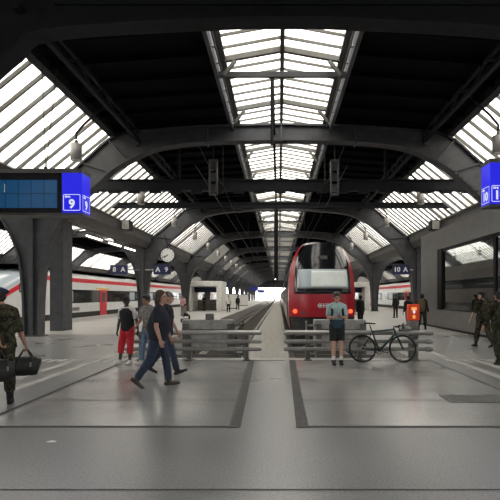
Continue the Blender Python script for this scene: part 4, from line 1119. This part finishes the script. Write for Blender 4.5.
def duffel(hand, label, L=.5, rad=.15, drop=.30, yaw=0):
    c = V(hand) - V((0, 0, drop))
    t = thing('duffel_bag', label, 'bag', c, yaw, 'black duffel bags')
    mb = MB().tube([(-L / 2, 0, -.02), (-L * .3, 0, 0), (L * .3, 0, 0), (L / 2, 0, -.02)], [(rad * .85, rad * .85), (rad, rad), (rad, rad), (rad * .85, rad * .85)], 18, round_end=False, side=(0, 1, 0))
    remesh(mb, 'main_bag', M['bag'], t, .014, 3, .008)
    for s in (-1, 1):
        MB().tube([(-.11, s * rad * .9, .02), (-.10, s * rad * .7, .13), (-.03, s * .02, drop - .01), (.03, s * .02, drop - .01), (.10, s * rad * .7, .13), (.11, s * rad * .9, .02)], .012, 8).obj('handle', M['bag'], t, True)
    MB().tube([(-L * .42, 0, rad * .98), (L * .42, 0, rad * .98)], .008, 6).obj('zip', M['post'], t)
    MB().box((L * .22, -rad * .98, .04), (.03, .012, .07)).obj('luggage_tag', M['greyplain'], t)
    return t

# soldier at the left edge, walking away with two bags
b = make_person('person', 'soldier in camouflage and navy beret walking away at the picture edge with a black bag', (-4.27, 7.65, 0), R(22), 1.82,
    dict(lean=2, legs=((8, 4, 3), (-16, 22, 3)), arms=((8, 14, 14, -2), (-30, -22, 4, 0)), head=(0, 25)), top='camo', sleeve='rolled', pants='camo', plen='bloused', shoes='blackcloth', hairstyle='cropped', cap='beret', detail=2, feet=(0, 24), wide=1.22, curl=(85, 85), group='soldiers in camouflage')
duffel(b.hands[0][0] and b.W(b.hands[0][0]), 'black duffel bag with light tag carried in the right hand of the navy beret soldier', .40, .15, .27, R(20))
duffel(b.W(b.hands[1][0]) + V((-.06, -.05, 0)), 'bigger black bag hanging low behind the legs of the navy beret soldier', .40, .165, .36, R(50))
# walkers in front of the rail
b = make_person('person', 'long haired man in navy shirt and jeans striding past the leaning rail', (-2.22, 9.2, 0), R(-90), 1.79,
    dict(lean=3, legs=((-17, 16, 3), (15, 8, 3)), arms=((2, 9, 18, 6), (8, 8, 22, 4)), head=(-2, -10)), skin='skin_pale', top='navy', sleeve='short', pants='denim', shoes='shoebrown', hair='hair', hairstyle='long', belly=.085, detail=2, feet=(38, -6), wide=1.28, curl=(50, 50))
b = make_person('person', 'man in a grey cap half hidden beyond the long haired man striding', (-2.42, 10.75, 0), R(-90), 1.80,
    dict(lean=2, legs=((19, 4, 2), (-20, 14, 2)), arms=((-10, 8, 14, 2), (14, 8, 14, 2)), head=(0, 0)), skin='skin_pale', top='navy', sleeve='short', pants='denim', shoes='blackcloth', hair='hair', hairstyle='short', cap='cap', detail=1, feet=(-20, 26))
# resting against the left rail
b = make_person('person', 'person in red trousers, black vest and dark beanie leaning on the rail end', (-3.76, 12.42, 0), R(165), 1.68,
    dict(lean=4, legs=((14, 6, 3), (10, 4, 4)), arms=((2, 10, 12, 4), (-6, 14, 16, 2)), head=(8, 20)), skin='skin_dark', top='whitecloth', sleeve='short', pants='redcloth', plen='three_quarter', shoes='shoewhite', hair='hairdark', hairstyle='short', cap='beanie', vest='blackcloth', detail=1)
b = make_person('person', 'dark haired person in grey patterned shirt standing beside the red trousers', (-3.2, 12.3, 0), R(150), 1.72,
    dict(lean=6, legs=((14, 8, 2), (8, 2, 2)), arms=((12, 8, 45, 20), (4, 10, 20, 4)), head=(8, 0)), top='greycloth', sleeve='short', pants='denimlight', shoes='shoewhite', hair='hairdark', hairstyle='curly', detail=1)
# cyclist resting on the right rail
b = make_person('person', 'man in pale teal top and black shorts reading his phone against the rail', (1.44, 12.42, 0), R(180), 1.80,
    dict(lean=-3, legs=((13, 0, 1), (16, 6, -1)), arms=((10, 8, 88, 42, (0, 0, 1)), (10, 8, 88, 42, (0, 0, 1))), head=(17, 0)), skin='skin_pale', top='teal', sleeve='short', pants='blackcloth', plen='short', shoes='blackcloth', socks='whitecloth', hair='hair', hairstyle='curly', detail=2, curl=(60, 60), hem=.02)
backpack(b, 'black backpack worn by the man reading his phone', 'blackcloth', (.32, .15, .44), .25, group=None)
mb = MB().tube(b.spine[0:3], [(.178 * b.k, .138 * b.k), (.186 * b.k, .142 * b.k), (.176 * b.k, .138 * b.k)], 20, side=(1, 0, 0))
lift_ = b.W((0, 0, 0)).z; mb.v = [p + V((0, 0, lift_)) for p in mb.v]
remesh(mb, 'shirt_hem', M['navyteal'], b.obj, .013, 3, .003)
h0, h1 = b.W(b.hands[0][0]), b.W(b.hands[1][0]); pc = (h0 + h1) / 2
t = thing('mobile_phone', 'black mobile phone held in both hands by the man at the rail', 'phone', pc + V((0, 0, .03)), 0)
t.rotation_euler = (R(35), 0, 0)
MB().box((0, 0, 0), (.078, .15, .009)).obj('case', M['phone'], t, bevel=.003); MB().box((0, 0, .005), (.07, .138, .002)).obj('screen', M['screen'], t)
# platform on the right
b = make_person('person', 'person in dark clothes with black backpack standing below the 10 A sign', (9.0, 38.6, 0), R(20), 1.82, dict(legs=((2, 0, 4), (-2, 0, 4)), arms=((0, 8, 10, 0), (0, 8, 10, 0))), top='blackcloth', sleeve='long', pants='blackcloth', shoes='blackcloth', hairstyle='short', detail=0)
backpack(b, 'black backpack on the dark clothed person below the 10 A sign', 'blackcloth', straps=False)
b = make_person('person', 'soldier with a tan backpack walking beside the kiosk pillar', (7.1, 24.8, 0), R(-25), 1.80, dict(lean=4, legs=((16, 6, 3), (-12, 16, 3)), arms=((0, 10, 20, 0), (10, 10, 20, 0))), top='camo', sleeve='long', pants='camo', plen='bloused', shoes='blackcloth', hairstyle='curly', detail=1, feet=(0, 16), wide=1.1, group='soldiers in camouflage')
backpack(b, 'tan backpack on the soldier beside the kiosk pillar', 'tan', (.42, .24, .52), .26)
b = make_person('person', 'dark jacketed person walking just beyond the orange validator box', (6.62, 25.6, 0), R(15), 1.70, dict(lean=2, legs=((10, 4, 3), (-10, 12, 3)), arms=((4, 8, 20, 0), (-4, 8, 20, 0))), top='blackcloth', sleeve='long', pants='greyplain', shoes='blackcloth', hairstyle='short', detail=0, feet=(0, 14))
b = make_person('person', 'bare armed soldier in dark beret walking along the kiosk window', (6.68, 16.4, 0), R(14), 1.84, dict(lean=2, legs=((-14, 16, 3), (14, 4, 3)), arms=((0, 8, 10, 0), (4, 20, 12, -2)), head=(0, 28)), skin='skin_pale', top='camo', sleeve='rolled', pants='camo', plen='bloused', shoes='blackcloth', hairstyle='cropped', cap='darkberet', detail=1, feet=(18, 0), wide=1.12, group='soldiers in camouflage')
backpack(b, 'dark camouflage backpack on the soldier beside the kiosk window', 'camo', (.44, .24, .56), .26)
b = make_person('person', 'soldier cut off by the picture edge walking before the kiosk window', (5.42, 12.3, 0), R(8), 1.80, dict(lean=3, legs=((12, 4, 3), (-8, 10, 3)), arms=((0, 12, 18, 0), (6, 16, 25, 6)), head=(5, 0)), top='camo', sleeve='long', pants='camo', plen='bloused', shoes='blackcloth', hairstyle='cropped', cap='darkberet', detail=1, feet=(0, 10), wide=1.15, group='soldiers in camouflage')
backpack(b, 'camouflage backpack on the soldier cut off by the picture edge', 'camo', (.44, .24, .54), .26)
# far along the platforms
b = make_person('person', 'person in a pink top walking beside the black column on the platform', (-8.15, 42.5, 0), R(170), 1.72, dict(legs=((10, 4, 2), (-8, 8, 2))), top='pink', sleeve='long', pants='greyplain', shoes='blackcloth', detail=0, feet=(0, 10))
b = make_person('person', 'small person in grey sitting low behind the concrete buffer stop', (-6.0, 31.5, 0), R(-80), 1.45, dict(lean=10, legs=((80, 80, 4), (75, 70, 4)), arms=((20, 10, 40, 10), (20, 10, 40, 10))), top='greyplain', sleeve='long', pants='blackcloth', shoes='blackcloth', hairstyle='curly', detail=0, zoff=0)
b0 = b
t = thing('suitcase', 'dark suitcase under the small sitting person by the buffer stop', 'suitcase', (-5.92, 31.5, 0))
MB().box((0, 0, .14), (.5, .42, .24)).obj('case', M['bag'], t, bevel=.03); MB().tube([(.25, -.08, .2), (.29, -.06, .2), (.29, .06, .2), (.25, .08, .2)], .01, 6).obj('handle', M['post'], t)
b = make_person('person', 'person in white shirt and black trousers standing near the platform edge', (-5.25, 52, 0), R(180), 1.75, dict(legs=((3, 0, 2), (-3, 0, 2))), top='whitecloth', sleeve='short', pants='blackcloth', shoes='blackcloth', detail=0)
b = make_person('person', 'person in black standing inside the pale stair portal', (-8.6, 57.5, 0), R(150), 1.75, dict(arms=((10, 20, 90, 30), (10, 20, 80, 30))), top='blackcloth', sleeve='short', pants='tan', shoes='blackcloth', detail=0)
b = make_person('person', 'dark figure seated look far off between the white shirt and the tracks'.replace('seated look', 'walking'), (-4.95, 60, 0), R(0), 1.72, dict(legs=((12, 4, 2), (-12, 12, 2))), top='blackcloth', sleeve='long', pants='blackcloth', shoes='blackcloth', detail=0, feet=(0, 14))
b = make_person('person', 'dark clothed person standing beside the red train flank at the portal', (4.15, 25.5, 0), R(30), 1.72, dict(legs=((4, 0, 2), (-4, 0, 2))), top='blackcloth', sleeve='long', pants='blackcloth', shoes='blackcloth', detail=0)
